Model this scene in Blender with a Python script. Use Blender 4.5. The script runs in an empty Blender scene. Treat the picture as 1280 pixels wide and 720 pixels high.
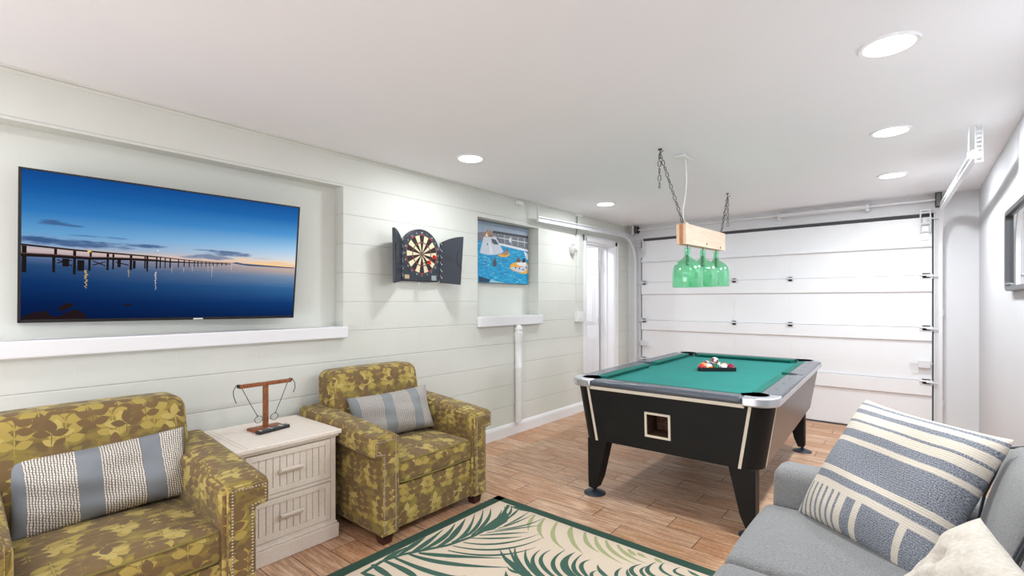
import bpy, bmesh, math, random
from math import sin, cos, pi, radians, sqrt
from mathutils import Vector, Matrix, Euler
S = bpy.context.scene
COL = S.collection
random.seed(4)

# ------------------------------------------------------------------ colour and materials
def lin(c):
    return tuple((x/255/12.92 if x/255 <= .04045 else ((x/255+.055)/1.055)**2.4) for x in c)

class N:
    """small node-tree writer"""
    def __init__(s, name):
        s.m = bpy.data.materials.new(name); s.m.use_nodes = True
        s.t = s.m.node_tree; s.n = s.t.nodes; s.n.clear()
        s.out = s.n.new('ShaderNodeOutputMaterial')
    def new(s, typ, ins=None, **kw):
        n = s.n.new(typ)
        for k, v in kw.items(): setattr(n, k, v)
        if ins:
            for k, v in ins.items(): s.put(n.inputs[k], v)
        return n
    def put(s, sock, v):
        if isinstance(v, bpy.types.NodeSocket): s.t.links.new(v, sock)
        elif isinstance(v, bpy.types.Node): s.t.links.new(v.outputs[0], sock)
        else:
            if isinstance(v, tuple) and len(v) == 3 and len(getattr(sock, 'default_value', (0,0,0))) == 4: v = v+(1,)
            sock.default_value = v
    def math(s, op, a, b=None, c=None, clamp=False):
        n = s.n.new('ShaderNodeMath'); n.operation = op; n.use_clamp = clamp
        for i, v in enumerate((a, b, c)):
            if v is not None: s.put(n.inputs[i], v)
        return n.outputs[0]
    def mix(s, f, a, b, blend='MIX'):
        n = s.n.new('ShaderNodeMix'); n.data_type = 'RGBA'; n.blend_type = blend
        s.put(n.inputs[0], f); s.put(n.inputs[6], a); s.put(n.inputs[7], b)
        return n.outputs[2]
    def noise(s, vec, scale, detail=2, rough=.5, dist=0):
        n = s.new('ShaderNodeTexNoise', {'Scale': scale, 'Detail': detail, 'Roughness': rough, 'Distortion': dist})
        if vec is not None: s.put(n.inputs['Vector'], vec)
        return n.outputs['Fac']
    def ramp(s, f, stops, interp='LINEAR'):
        n = s.n.new('ShaderNodeValToRGB'); r = n.color_ramp; r.interpolation = interp
        while len(r.elements) < len(stops): r.elements.new(.5)
        for e, (p, c) in zip(r.elements, stops):
            e.position = p
        for e, (p, c) in zip(r.elements, stops):
            e.color = tuple(c)+(1,) if not isinstance(c, (int, float)) else (c, c, c, 1)
        s.put(n.inputs[0], f)
        return n.outputs[0]
    def obj(s): return s.new('ShaderNodeTexCoord').outputs['Object']
    def uv(s): return s.new('ShaderNodeTexCoord').outputs['UV']
    def mapping(s, vec, loc=(0,0,0), rot=(0,0,0), scale=(1,1,1), typ='POINT'):
        n = s.new('ShaderNodeMapping', vector_type=typ)
        s.put(n.inputs[0], vec); n.inputs[1].default_value = loc; n.inputs[2].default_value = rot; n.inputs[3].default_value = scale
        return n.outputs[0]
    def sep(s, vec):
        n = s.n.new('ShaderNodeSeparateXYZ'); s.put(n.inputs[0], vec); return n.outputs
    def comb(s, x, y, z=0.0):
        n = s.n.new('ShaderNodeCombineXYZ')
        for i, v in enumerate((x, y, z)): s.put(n.inputs[i], v)
        return n.outputs[0]
    def bump(s, h, strength=.3, dist=.002):
        return s.new('ShaderNodeBump', {'Height': h, 'Strength': strength, 'Distance': dist}).outputs[0]
    def pbsdf(s, color, rough=.5, metal=0.0, normal=None, **kw):
        p = s.n.new('ShaderNodeBsdfPrincipled')
        s.put(p.inputs['Base Color'], color); s.put(p.inputs['Roughness'], rough); s.put(p.inputs['Metallic'], metal)
        if normal is not None: s.put(p.inputs['Normal'], normal)
        for k, v in kw.items(): s.put(p.inputs[k.replace('_', ' ')], v)
        s.t.links.new(p.outputs[0], s.out.inputs[0])
        return s.m

def plain(name, rgb, rough=.5, metal=0.0, var=.05, scale=30, bump=0, bscale=200, **kw):
    n = N(name); c = lin(rgb); v = n.obj()
    f = n.noise(v, scale, 3)
    col = n.mix(f, tuple(x*(1-var) for x in c), tuple(min(1, x*(1+var)) for x in c))
    nm = n.bump(n.noise(v, bscale, 3), bump, .003) if bump else None
    return n.pbsdf(col, rough, metal, nm, **kw)

def emit(name, rgb, strength):
    n = N(name); e = n.new('ShaderNodeEmission', {'Color': lin(rgb), 'Strength': strength})
    n.t.links.new(e.outputs[0], n.out.inputs[0]); return n.m

M = {}
M['ceiling'] = plain('ceiling_paint', (247,247,251), .9, var=.015, scale=2.5, bump=.12, bscale=55)
M['white'] = plain('white_paint', (238,238,241), .45, var=.01, scale=6, bump=.05, bscale=60)
M['white_gloss'] = plain('white_gloss_paint', (243,243,246), .3, var=.01, scale=6)
M['garage_wall'] = plain('garage_wall_paint', (220,220,223), .7, var=.01, scale=5, bump=.05, bscale=80)
M['right_wall'] = plain('right_wall_paint', (208,208,212), .7, var=.01, scale=4, bump=.08, bscale=70)
M['door_paint'] = plain('garage_door_paint', (238,238,241), .4, var=.01, scale=9, bump=.06, bscale=90)
M['galv'] = plain('painted_galvanised_steel', (225,225,228), .4, .15, var=.03, scale=20)
M['dark_gap'] = plain('dark_rubber_seal', (78,78,82), .8)
M['black_plastic'] = plain('black_plastic', (22,23,26), .4)
M['dark_grey_plastic'] = plain('slate_grey_plastic', (40,47,58), .42, var=.06, scale=12)
M['chrome'] = plain('brushed_chrome', (205,207,214), .28, .75, var=.02, scale=60)
M['cream_trim'] = plain('cream_trim', (222,212,192), .4)
M['steel'] = plain('zinc_chain_steel', (104,102,98), .4, .7)
M['plastic_white'] = plain('white_plastic', (240,240,240), .35)
M['brass_nail'] = plain('pewter_nailhead', (165,152,134), .34, .85)
M['dark_leg'] = plain('dark_mahogany', (58,28,22), .35, var=.2, scale=40)
M['cord_black'] = plain('black_cord', (25,25,28), .6)
M['frame_grey'] = plain('charcoal_frame', (62,64,68), .35, .2)
M['grey_felt_dark'] = plain('charcoal_fabric', (92,94,98), .9, bump=.3, bscale=500)

def mirror_mat():
    n = N('mirror_glass'); return n.pbsdf(lin((235,238,240)), .01, 1.0)
M['mirror'] = mirror_mat()

def block_wall():
    n = N('painted_block_wall'); P = n.obj(); x, y, z = n.sep(P)
    # long bed joints every 203 mm
    t = n.math('DIVIDE', n.math('SUBTRACT', z, .0832), .2032)
    fr = n.math('ABSOLUTE', n.math('SUBTRACT', n.math('FRACT', t), .5))     # .5 on a joint
    wob = n.math('MULTIPLY', n.noise(n.comb(y, z, 0.0), 9, 2), .006)
    j = n.math('GREATER_THAN', n.math('ADD', fr, wob), .4965)
    soft = n.math('MULTIPLY', n.math('SUBTRACT', n.math('ADD', fr, wob), .48), 50, clamp=True)
    row = n.math('FLOOR', t)
    v = n.math('DIVIDE', n.math('ADD', y, n.math('MULTIPLY', n.math('MODULO', row, 2.0), .2032)), .4064)
    vf = n.math('ABSOLUTE', n.math('SUBTRACT', n.math('FRACT', v), .5))
    vsoft = n.math('MULTIPLY', n.math('SUBTRACT', vf, .488), 70, clamp=True)
    h = n.math('SUBTRACT', n.math('MULTIPLY', n.noise(P, 45, 4), .35), n.math('ADD', soft, n.math('MULTIPLY', vsoft, .16)))
    h = n.math('ADD', h, n.math('MULTIPLY', n.noise(P, 160, 2), .15))
    c = n.mix(n.noise(P, 3, 3), lin((217,219,212)), lin((227,228,222)))
    c = n.mix(n.math('MULTIPLY', j, .42), c, lin((120,122,118)))
    return n.pbsdf(c, .55, 0.0, n.bump(h, .5, .004))
M['block'] = block_wall()

def floor_mat():
    n = N('wood_look_tile'); P = n.obj(); x, y, z = n.sep(P)
    r = n.math('DIVIDE', n.math('SUBTRACT', y, 2.395), .1552); row = n.math('FLOOR', r); rf = n.math('FRACT', r)
    xs = n.math('DIVIDE', n.math('ADD', n.math('SUBTRACT', x, 1.715), n.math('MULTIPLY', row, .197)), .603)
    cell = n.math('FLOOR', xs); xf = n.math('FRACT', xs)
    ex = n.math('MULTIPLY', n.math('MINIMUM', xf, n.math('SUBTRACT', 1.0, xf)), .603)
    ey = n.math('MULTIPLY', n.math('MINIMUM', rf, n.math('SUBTRACT', 1.0, rf)), .1552)
    e = n.math('MINIMUM', ex, ey)
    grout = n.math('LESS_THAN', e, .0022)
    idv = n.comb(n.math('ADD', cell, .5), n.math('ADD', row, .5), .5)
    wn = n.new('ShaderNodeTexWhiteNoise', noise_dimensions='3D'); n.put(wn.inputs['Vector'], idv)
    wx = n.sep(wn.outputs['Color'])
    gv = n.comb(n.math('ADD', n.math('MULTIPLY', x, 1.6), n.math('MULTIPLY', wx[0], 30.0)), n.math('ADD', n.math('MULTIPLY', y, 19.0), n.math('MULTIPLY', wx[1], 30.0)), 0.0)
    g1 = n.noise(gv, 3.0, 6, .62, .6)
    bl = n.noise(n.comb(n.math('ADD', n.math('MULTIPLY', x, 1.3), n.math('MULTIPLY', wx[2], 20.0)), n.math('MULTIPLY', y, 6.0), 0.0), 2.2, 3)
    base = n.mix(wx[0], lin((218,172,132)), lin((248,218,186)))
    c = n.mix(n.math('MULTIPLY', n.math('SUBTRACT', g1, .42), 3.2, clamp=True), n.mix(.74, base, lin((146,90,54))), base)
    c = n.mix(n.math('MULTIPLY', n.math('SUBTRACT', bl, .5), 2.4, clamp=True), c, n.mix(.5, c, lin((198,130,80))))
    c = n.mix(n.math('MULTIPLY', n.math('SUBTRACT', n.noise(P, 60, 4), .5), .9, clamp=True), c, lin((248,230,212)))
    c = n.mix(grout, c, lin((88,60,44)))
    bev = n.math('MULTIPLY', e, 220.0, clamp=True)
    h = n.math('ADD', bev, n.math('MULTIPLY', g1, .25))
    return n.pbsdf(c, n.math('ADD', .33, n.math('MULTIPLY', g1, .2)), 0.0, n.bump(h, .35, .003))
M['floor'] = floor_mat()

def leaf_fabric():
    n = N('olive_leaf_upholstery'); U = n.mapping(n.uv(), scale=(1.3,1.3,1))
    wob = n.new('ShaderNodeTexNoise', {'Scale': 9.0, 'Detail': 1.0}); n.put(wob.inputs['Vector'], U)
    va = n.new('ShaderNodeVectorMath', operation='MULTIPLY_ADD'); n.put(va.inputs[0], wob.outputs['Color']); va.inputs[1].default_value = (.018,.018,0); n.put(va.inputs[2], U)
    U2 = va.outputs[0]
    def layer(cw, ch, ox, oy, leaves, mir=1):
        u, v, _ = n.sep(n.mapping(U2, loc=(ox, oy, 0)))
        ry = n.math('DIVIDE', v, ch); row = n.math('FLOOR', ry)
        sx = n.math('ADD', n.math('DIVIDE', u, cw), n.math('MULTIPLY', row, .37))
        cu = n.math('MULTIPLY', n.math('SUBTRACT', n.math('FRACT', sx), .5), cw*mir)
        cv = n.math('MULTIPLY', n.math('SUBTRACT', n.math('FRACT', ry), .5), ch)
        q = n.comb(cu, cv); best = None
        for (x, y, a, L, W) in leaves:
            m = n.mapping(q, loc=(x, y, 0), rot=(0, 0, radians(a)), scale=(L, W, 1), typ='TEXTURE')
            lx, ly, _ = n.sep(m)
            d = n.math('MULTIPLY_ADD', lx, lx, n.math('ABSOLUTE', ly))
            best = d if best is None else n.math('MINIMUM', best, d)
        return n.math('LESS_THAN', best, 1.0)
    stem = lambda a: (0, 0, a, .11, .0035)
    sprig = [(-.036, .045, 155, .038, .023), (.036, .05, 25, .038, .023), (-.038, -.002, 160, .04, .025), (.038, .004, 20, .039, .026), (-.034, -.05, 165, .036, .021), (.034, -.046, 15, .036, .021), (.002, .09, 92, .036, .023), (0, 0, 90, .10, .0025)]
    tri = [(0, .03, 95, .036, .023), (-.036, -.004, 170, .036, .019), (.036, -.002, 15, .036, .019), (.03, -.05, 35, .030, .016), (0, -.03, 88, .045, .0022)]
    f = n.noise(n.mapping(U2, scale=(9, 19, 1)), 1.0, 2)
    base = n.ramp(f, [(.30, lin((110,89,54))), (.43, lin((126,104,56))), (.52, lin((138,118,57))), (.62, lin((152,130,60))), (.75, lin((113,91,54)))], 'CONSTANT')
    c = n.mix(layer(.21, .19, .03, .07, tri), base, lin((138,122,58)))
    c = n.mix(layer(.19, .235, .11, .02, sprig, -1), c, lin((174,151,76)))
    c = n.mix(layer(.26, .21, .05, .13, tri, -1), c, lin((188,166,94)))
    c = n.mix(layer(.23, .245, 0, .0, sprig), c, lin((118,92,56)))
    c = n.mix(layer(.31, .27, .17, .19, tri), c, lin((112,88,54)))
    c = n.mix(n.math('MULTIPLY', n.noise(U, 420, 2), .14), c, lin((70,58,30)))
    return n.pbsdf(c, .85, 0.0, n.bump(n.noise(U, 700, 2), .2, .001), Sheen_Weight=.12)
M['leaf'] = leaf_fabric()

def fabric(name, a, b, scale=380, bump=.35):
    n = N(name); P = n.obj()
    c = n.mix(n.math('MULTIPLY', n.math('SUBTRACT', n.noise(P, scale, 3, .7), .3), 2.2, clamp=True), lin(a), lin(b))
    c = n.mix(n.math('MULTIPLY', n.noise(P, 14, 3), .25), c, lin(a))
    return n.pbsdf(c, .92, 0.0, n.bump(n.noise(P, scale*1.4, 2), bump, .0012), Sheen_Weight=.15)
M['sofa'] = fabric('grey_sofa_weave', (100,100,100), (156,156,156), 230)
M['sofa_dark'] = fabric('dark_sofa_piping', (60,62,66), (90,92,96))
M['cream_fur'] = fabric('cream_plush', (186,178,166), (216,208,196), 90, .7)

def lumbar(dim):
    n = N('grey_and_cream_woven_lumbar' + ('_muted' if dim else '')); U = n.uv(); u, v, _ = n.sep(U)
    # u in 0..1 along the length: cream woven bands between plain grey bands
    band = n.ramp(u, [(0, 0.0), (.085, 1.0), (.345, 0.0), (.475, 1.0), (.705, 0.0), (.825, 1.0), (.985, 0.0)], 'CONSTANT')
    q = n.comb(n.math('MULTIPLY', u, 1.9), v)
    wob = n.new('ShaderNodeTexNoise', {'Scale': 12.0, 'Detail': 2.0}); n.put(wob.inputs['Vector'], q)
    va = n.new('ShaderNodeVectorMath', operation='MULTIPLY_ADD'); n.put(va.inputs[0], wob.outputs['Color']); va.inputs[1].default_value = (.03,.03,0); n.put(va.inputs[2], q)
    x, y, _ = n.sep(va.outputs[0])
    cx = n.math('MULTIPLY', x, 34.0); fx = n.math('ABSOLUTE', n.math('SUBTRACT', n.math('FRACT', cx), .5))
    cy = n.math('ADD', n.math('MULTIPLY', y, 30.0), n.math('MULTIPLY', n.math('FLOOR', cx), .37)); fy = n.math('ABSOLUTE', n.math('SUBTRACT', n.math('FRACT', cy), .5))
    st = n.math('MULTIPLY', n.math('LESS_THAN', fx, .29), n.math('LESS_THAN', fy, .40))
    w1, w2 = (lin((238,229,216)), lin((118,112,110))) if not dim else (lin((204,197,190)), lin((132,127,126)))
    wv = n.mix(st, w2, w1)
    gr = n.mix(n.noise(q, 260, 2), *((lin((122,126,128)), lin((150,154,156))) if dim else (lin((114,118,124)), lin((144,148,154)))))
    h = n.math('ADD', n.math('MULTIPLY', n.math('MULTIPLY', st, band), 1.0), n.math('MULTIPLY', n.noise(q, 300, 1), .3))
    return n.pbsdf(n.mix(band, gr, wv), .9, 0.0, n.bump(h, .6, .003))
M['lumbar'] = lumbar(False); M['lumbar_muted'] = lumbar(True)

def striped():
    n = N('cream_and_blue_striped_weave'); U = n.uv(); u, v, _ = n.sep(U)
    wb = n.math('MULTIPLY', n.math('SUBTRACT', n.noise(U, 5, 2), .5), .012)
    fine = n.math('MULTIPLY', n.math('SUBTRACT', n.noise(U, 90, 1), .5), .006)
    t = n.math('SUBTRACT', 1.0, n.math('ADD', v, n.math('ADD', wb, fine)))     # 0 at the top edge
    rows = n.ramp(t, [(0, 0), (.035, 1), (.055, 0), (.10, 1), (.14, 0), (.20, 1), (.222, 0), (.285, 1), (.345, 0), (.385, 1), (.59, 0), (.635, 1), (.69, 0)], 'CONSTANT')
    ub = n.math('ADD', u, fine)
    bars = n.ramp(ub, [(0, 0), (.03, 1), (.055, 0), (.085, 1), (.105, 0), (.14, 1), (.16, 0), (.19, 1), (.21, 0), (.24, 1), (.26, 0), (.295, 1), (.315, 0), (.35, 1), (.37, 0), (.425, 1), (.50, 0), (.545, 1), (.79, 0), (.835, 1), (.985, 0)], 'CONSTANT')
    low = n.math('GREATER_THAN', t, .745)
    m = n.math('ADD', n.math('MULTIPLY', rows, n.math('SUBTRACT', 1.0, low)), n.math('MULTIPLY', bars, low))
    wv = n.noise(n.mapping(U, scale=(1, 1.6, 1)), 130, 2, .6)
    blue = n.mix(n.math('MULTIPLY', n.math('SUBTRACT', wv, .35), 3.2, clamp=True), lin((56,66,84)), lin((172,174,180)))
    crm = n.mix(n.noise(U, 120, 2), lin((198,188,172)), lin((222,214,202)))
    rib = n.math('SINE', n.math('MULTIPLY', t, 420.0))
    h = n.math('ADD', n.math('MULTIPLY', rib, .3), wv)
    return n.pbsdf(n.mix(m, crm, blue), .92, 0.0, n.bump(h, .5, .003))
M['striped'] = striped()

def wood(name, a, b, scale=8, axis=(14,1,14), rough=.45):
    n = N(name); P = n.obj(); f = n.noise(n.mapping(P, scale=axis), scale, 5, .6, .4)
    return n.pbsdf(n.mix(n.math('MULTIPLY', n.math('SUBTRACT', f, .3), 2.2, clamp=True), lin(a), lin(b)), rough, 0.0, n.bump(f, .1, .001))
M['pale_wood'] = wood('pale_pine_beam', (224,188,162), (244,216,196), 5, (10,1.2,16))
M['end_grain'] = wood('orange_end_grain', (178,112,58), (214,150,92), 9, (18,6,3))
M['game_wood'] = wood('stained_walnut', (96,48,24), (176,104,56), 10, (20,20,3))
M['washed'] = wood('whitewashed_wood', (226,214,201), (240,231,220), 4, (3,20,20), .5)
M['washed_groove'] = plain('whitewash_groove', (150,138,126), .7)
M['black_laminate'] = plain('black_laminate', (24,23,22), .55, var=.25, scale=9, bump=.05, bscale=40, Specular_IOR_Level=.22)
M['rail_laminate'] = plain('charcoal_rail_laminate', (78,84,94), .24, var=.08, scale=14)
M['side_glare_laminate'] = plain('black_laminate_glare', (84,76,76), .3, var=.06, scale=10)
def felt(name, a, b):
    n = N(name); P = n.obj()
    c = n.mix(n.noise(P, 3, 4), lin(a), lin(b)); c = n.mix(n.math('MULTIPLY', n.noise(P, 500, 2), .12), c, lin((70,160,150)))
    return n.pbsdf(c, .95, 0.0, n.bump(n.noise(P, 900, 1), .15, .0008))
M['felt'] = felt('green_felt', (8,110,104), (18,132,124))
M['cushion'] = felt('cushion_cloth', (8,92,82), (14,108,96))
M['recess'] = wood('ball_return_plywood', (40,24,16), (110,72,46), 9, (4,8,8), .8)
def glass():
    n = N('green_bottle_glass')
    tr = n.new('ShaderNodeBsdfTransparent', {'Color': (.74,.96,.84,1)})
    df = n.new('ShaderNodeBsdfTranslucent', {'Color': lin((150,240,196))})
    d2 = n.new('ShaderNodeBsdfDiffuse', {'Color': lin((152,236,192))})
    gl = n.new('ShaderNodeBsdfGlossy', {'Color': (1,1,1,1), 'Roughness': .06})
    lw = n.new('ShaderNodeLayerWeight', {'Blend': .35})
    a = n.new('ShaderNodeMixShader', {0: .5, 1: df, 2: d2}); b = n.new('ShaderNodeMixShader', {0: .16, 1: tr, 2: a})
    c = n.new('ShaderNodeMixShader', {0: n.math('MULTIPLY_ADD', lw.outputs['Fresnel'], .5, .03), 1: b, 2: gl})
    n.t.links.new(c.outputs[0], n.out.inputs[0]); return n.m
M['glass'] = glass()
M['diffuser'] = emit('lit_diffuser', (255,252,246), 9.0)
def rugm(name, a, b):
    n = N(name); P = n.obj(); x, y, z = n.sep(P)
    w = n.math('SINE', n.math('MULTIPLY', y, 900.0))
    c = n.mix(n.noise(P, 350, 2), lin(a), lin(b))
    return n.pbsdf(c, .95, 0.0, n.bump(n.math('ADD', n.noise(P, 500, 2), n.math('MULTIPLY', w, .3)), .4, .0015))
M['rug_cream'] = rugm('rug_cream', (200,182,160), (224,207,187))
M['rug_green'] = rugm('rug_dark_green', (46,80,68), (68,102,88))
M['rug_sage'] = rugm('rug_sage', (146,152,106), (172,174,130))
M['rug_edge'] = rugm('rug_binding', (36,66,54), (52,84,70))

# ------------------------------------------------------------------ mesh writer
class MB:
    def __init__(s): s.v = []; s.f = []; s.m = []; s.uvs = None
    def add(s, V, F, mat=0, X=None):
        o = len(s.v)
        s.v += [tuple(X @ Vector(p)) if X else tuple(p) for p in V]
        s.f += [tuple(i+o for i in f) for f in F]; s.m += [mat]*len(F); return s
    def box(s, a, b, mat=0, X=None):
        (x0,y0,z0),(x1,y1,z1) = a, b
        V = [(x0,y0,z0),(x1,y0,z0),(x1,y1,z0),(x0,y1,z0),(x0,y0,z1),(x1,y0,z1),(x1,y1,z1),(x0,y1,z1)]
        return s.add(V, [(0,3,2,1),(4,5,6,7),(0,1,5,4),(1,2,6,5),(2,3,7,6),(3,0,4,7)], mat, X)
    def loft(s, rings, mat=0, caps=True, X=None):
        n = len(rings[0]); V = [p for r in rings for p in r]; F = []
        for k in range(len(rings)-1):
            for i in range(n):
                j = (i+1) % n; F.append((k*n+i, k*n+j, (k+1)*n+j, (k+1)*n+i))
        if caps: F += [tuple(range(n))[::-1], tuple(range((len(rings)-1)*n, len(rings)*n))]
        return s.add(V, F, mat, X)
    def prism(s, poly, fn, lo, hi, mat=0, X=None):
        return s.loft([[fn(a, b, lo) for a, b in poly], [fn(a, b, hi) for a, b in poly]], mat, True, X)
    def lathe(s, prof, c=(0,0,0), n=20, mat=0, closed=True, X=None):
        rings = [[(c[0]+r*cos(2*pi*i/n), c[1]+r*sin(2*pi*i/n), c[2]+z) for i in range(n)] for r, z in prof]
        return s.loft(rings, mat, closed, X)
    def tube(s, pts, r, n=8, mat=0, closed=False, X=None, flat=None):
        P = [Vector(p) for p in pts]; k = len(P); rings = []; up = None
        for i in range(k):
            a = P[i-1] if (i or closed) else P[0]; b = P[(i+1) % k] if (i < k-1 or closed) else P[-1]
            t = (b-a).normalized()
            if up is None:
                up = Vector((0,0,1)) if abs(t.z) < .9 else Vector((1,0,0))
            u = (up - t*up.dot(t)).normalized(); w = t.cross(u); up = u
            rr = r[i] if isinstance(r, (list, tuple)) else r
            rings.append([P[i]+(u*cos(2*pi*j/n)+w*sin(2*pi*j/n))*rr for j in range(n)])
        if closed:
            V = [p for q in rings for p in q]; F = []
            for q in range(k):
                for i in range(n):
                    j = (i+1) % n; q2 = (q+1) % k; F.append((q*n+i, q*n+j, q2*n+j, q2*n+i))
            return s.add(V, F, mat, X)
        return s.loft(rings, mat, True, X)
    def ball(s, c, r, nu=20, nv=12, mat=0, X=None, mf=None):
        V = [(c[0], c[1], c[2]-r)]; F = []; mm = []
        for i in range(1, nv):
            th = -pi/2+pi*i/nv
            for j in range(nu): V.append((c[0]+r*cos(th)*cos(2*pi*j/nu), c[1]+r*cos(th)*sin(2*pi*j/nu), c[2]+r*sin(th)))
        V.append((c[0], c[1], c[2]+r)); top = len(V)-1
        for j in range(nu): F.append((0, 1+(j+1) % nu, 1+j))
        for i in range(nv-2):
            for j in range(nu):
                a = 1+i*nu+j; b = 1+i*nu+(j+1) % nu; F.append((a, b, b+nu, a+nu))
        for j in range(nu): F.append((top, 1+(nv-2)*nu+j, 1+(nv-2)*nu+(j+1) % nu))
        o = len(s.f); s.add(V, F, mat, X)
        if mf:
            for q, f in enumerate(F):
                z = sum(V[i][2]-c[2] for i in f)/len(f)/r; s.m[o+q] = mf(z)
        return s
    def soft(s, c, h, r, bulge=(0,0,0), n=9, k=4, mat=0, X=None, fn=None):
        """rounded upholstered block: centre, half sizes, edge radius, swelling of the faces"""
        ax = []
        for d in range(3):
            hh, rr = h[d], min(r, h[d]*.98)
            e = [rr*(1-cos(pi/2*i/k)) for i in range(k)]
            inn = [-(hh-rr)+2*(hh-rr)*i/n for i in range(n+1)]
            ax.append([-hh+q for q in e]+inn+[hh-q for q in reversed(e)])
        ids = {}; V = []; F = []
        def pt(x, y, z):
            key = (round(x,6), round(y,6), round(z,6))
            if key in ids: return ids[key]
            p = Vector((x,y,z)); q = Vector([max(-(h[d]-min(r,h[d]*.98)), min(h[d]-min(r,h[d]*.98), p[d])) for d in range(3)])
            dv = p-q
            if dv.length > 1e-9: p = q+dv.normalized()*min(r, max(abs(dv.x),abs(dv.y),abs(dv.z)))
            for d in range(3):
                o1, o2 = (d+1) % 3, (d+2) % 3
                if bulge[d]: p[d] += bulge[d]*(p[d]/h[d])*max(0,1-(p[o1]/h[o1])**2)*max(0,1-(p[o2]/h[o2])**2)
            if fn: p = Vector(fn(p))
            ids[key] = len(V); V.append(tuple(p+Vector(c))); return ids[key]
        for d in range(3):
            o1, o2 = (d+1) % 3, (d+2) % 3
            for sg in (-1, 1):
                for i in range(len(ax[o1])-1):
                    for j in range(len(ax[o2])-1):
                        q = []
                        for a, b in ((i,j),(i+1,j),(i+1,j+1),(i,j+1)):
                            p = [0,0,0]; p[d] = sg*h[d]; p[o1] = ax[o1][a]; p[o2] = ax[o2][b]; q.append(pt(*p))
                        F.append(tuple(q if sg > 0 else q[::-1]))
        return s.add(V, F, mat, X)
    def build(s, name, mats, parent=None, bevel=None, seg=2, smooth=35, uvbox=False, uvs=None, loc=None, rot=None, recalc=True):
        me = bpy.data.meshes.new(name); me.from_pydata(s.v, [], s.f)
        if not isinstance(mats, (list, tuple)): mats = [mats]
        for m in mats: me.materials.append(m)
        me.polygons.foreach_set('material_index', s.m)
        if recalc:
            b = bmesh.new(); b.from_mesh(me); bmesh.ops.recalc_face_normals(b, faces=b.faces); b.to_mesh(me); b.free()
        if smooth:
            me.polygons.foreach_set('use_smooth', [True]*len(me.polygons))
            if smooth < 180: me.set_sharp_from_angle(angle=radians(smooth))
        if uvbox:
            L = me.uv_layers.new(name='UVMap')
            for p in me.polygons:
                nx, ny, nz = abs(p.normal.x), abs(p.normal.y), abs(p.normal.z)
                for li in p.loop_indices:
                    q = me.vertices[me.loops[li].vertex_index].co
                    if nx >= ny and nx >= nz: w = (q.y, q.z)
                    elif ny >= nz: w = (q.x+.13, q.z+.07)
                    else: w = (q.y, q.x+.31)
                    L.data[li].uv = w
        if uvs:
            L = me.uv_layers.new(name='UVMap')
            for p in me.polygons:
                for li in p.loop_indices: L.data[li].uv = uvs[me.loops[li].vertex_index]
        o = bpy.data.objects.new(name, me); COL.objects.link(o)
        if parent: o.parent = parent
        if loc: o.location = loc
        if rot: o.rotation_euler = rot
        if bevel:
            bm = o.modifiers.new('bevel', 'BEVEL'); bm.width = bevel; bm.segments = seg; bm.limit_method = 'ANGLE'; bm.angle_limit = radians(40)
        return o

def tag(o, label=None, cat=None, group=None, kind=None):
    if label: o['label'] = label
    if cat: o['category'] = cat
    if group: o['group'] = group
    if kind: o['kind'] = kind
    return o
def thing(name, label, cat, loc=(0,0,0), rz=0.0, group=None, rot=None):
    o = bpy.data.objects.new(name, None); COL.objects.link(o); o.empty_display_size = .1
    o.location = loc; o.rotation_euler = rot or (0, 0, rz)
    return tag(o, label, cat, group)
def struct(o): o['kind'] = 'structure'; return o
def copy_tree(o, parent=None):
    c = o.copy(); COL.objects.link(c)
    if parent: c.parent = parent
    for ch in list(o.children): copy_tree(ch, c)
    return c
def rrect(hx, hy, r, z, n=6):
    P = []
    for cx_, cy_, a0 in ((hx-r,hy-r,0),(-hx+r,hy-r,90),(-hx+r,-hy+r,180),(hx-r,-hy+r,270)):
        for i in range(n+1):
            a = radians(a0+90*i/n); P.append((cx_+r*cos(a), cy_+r*sin(a), z))
    return P
XY = lambda a, b, t: (a, b, t)
YZ = lambda a, b, t: (t, a, b)
XZ = lambda a, b, t: (a, t, b)
# ------------------------------------------------------------------ the room
H = 2.33; W = 3.48; L = 6.1; Y0 = -2.6
def panel_wall(name, ys, zs, holes, mat, axis, at, out):
    """wall face with real openings; holes = (a0, a1, z0, z1, depth, closed_back)"""
    mb = MB()
    P = (lambda a, z, t: (at+t*out, a, z)) if axis == 'x' else (lambda a, z, t: (a, at+t*out, z))
    for i in range(len(ys)-1):
        for j in range(len(zs)-1):
            a, z = (ys[i]+ys[i+1])/2, (zs[j]+zs[j+1])/2
            if any(h[0] < a < h[1] and h[2] < z < h[3] for h in holes): continue
            mb.add([P(ys[i],zs[j],0),P(ys[i+1],zs[j],0),P(ys[i+1],zs[j+1],0),P(ys[i],zs[j+1],0)], [(0,1,2,3)])
    for a0, a1, z0, z1, d, back in holes:
        q = [(a0,z0),(a1,z0),(a1,z1),(a0,z1)]
        for k in range(4):
            (u0,v0),(u1,v1) = q[k], q[(k+1)%4]
            if v0 == v1 == 0: continue
            mb.add([P(u0,v0,0),P(u1,v1,0),P(u1,v1,d),P(u0,v0,d)], [(0,1,2,3)])
        if back: mb.add([P(a,z,d) for a, z in q], [(0,1,2,3)], 1)
    # outer skin so that the wall is a solid slab
    T = .24
    if not any(not h[5] for h in holes):
        mb.add([P(ys[0],zs[0],T),P(ys[-1],zs[0],T),P(ys[-1],zs[-1],T),P(ys[0],zs[-1],T)], [(0,1,2,3)])
    return struct(mb.build(name, [mat, M['niche']], smooth=0, recalc=False))

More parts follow.
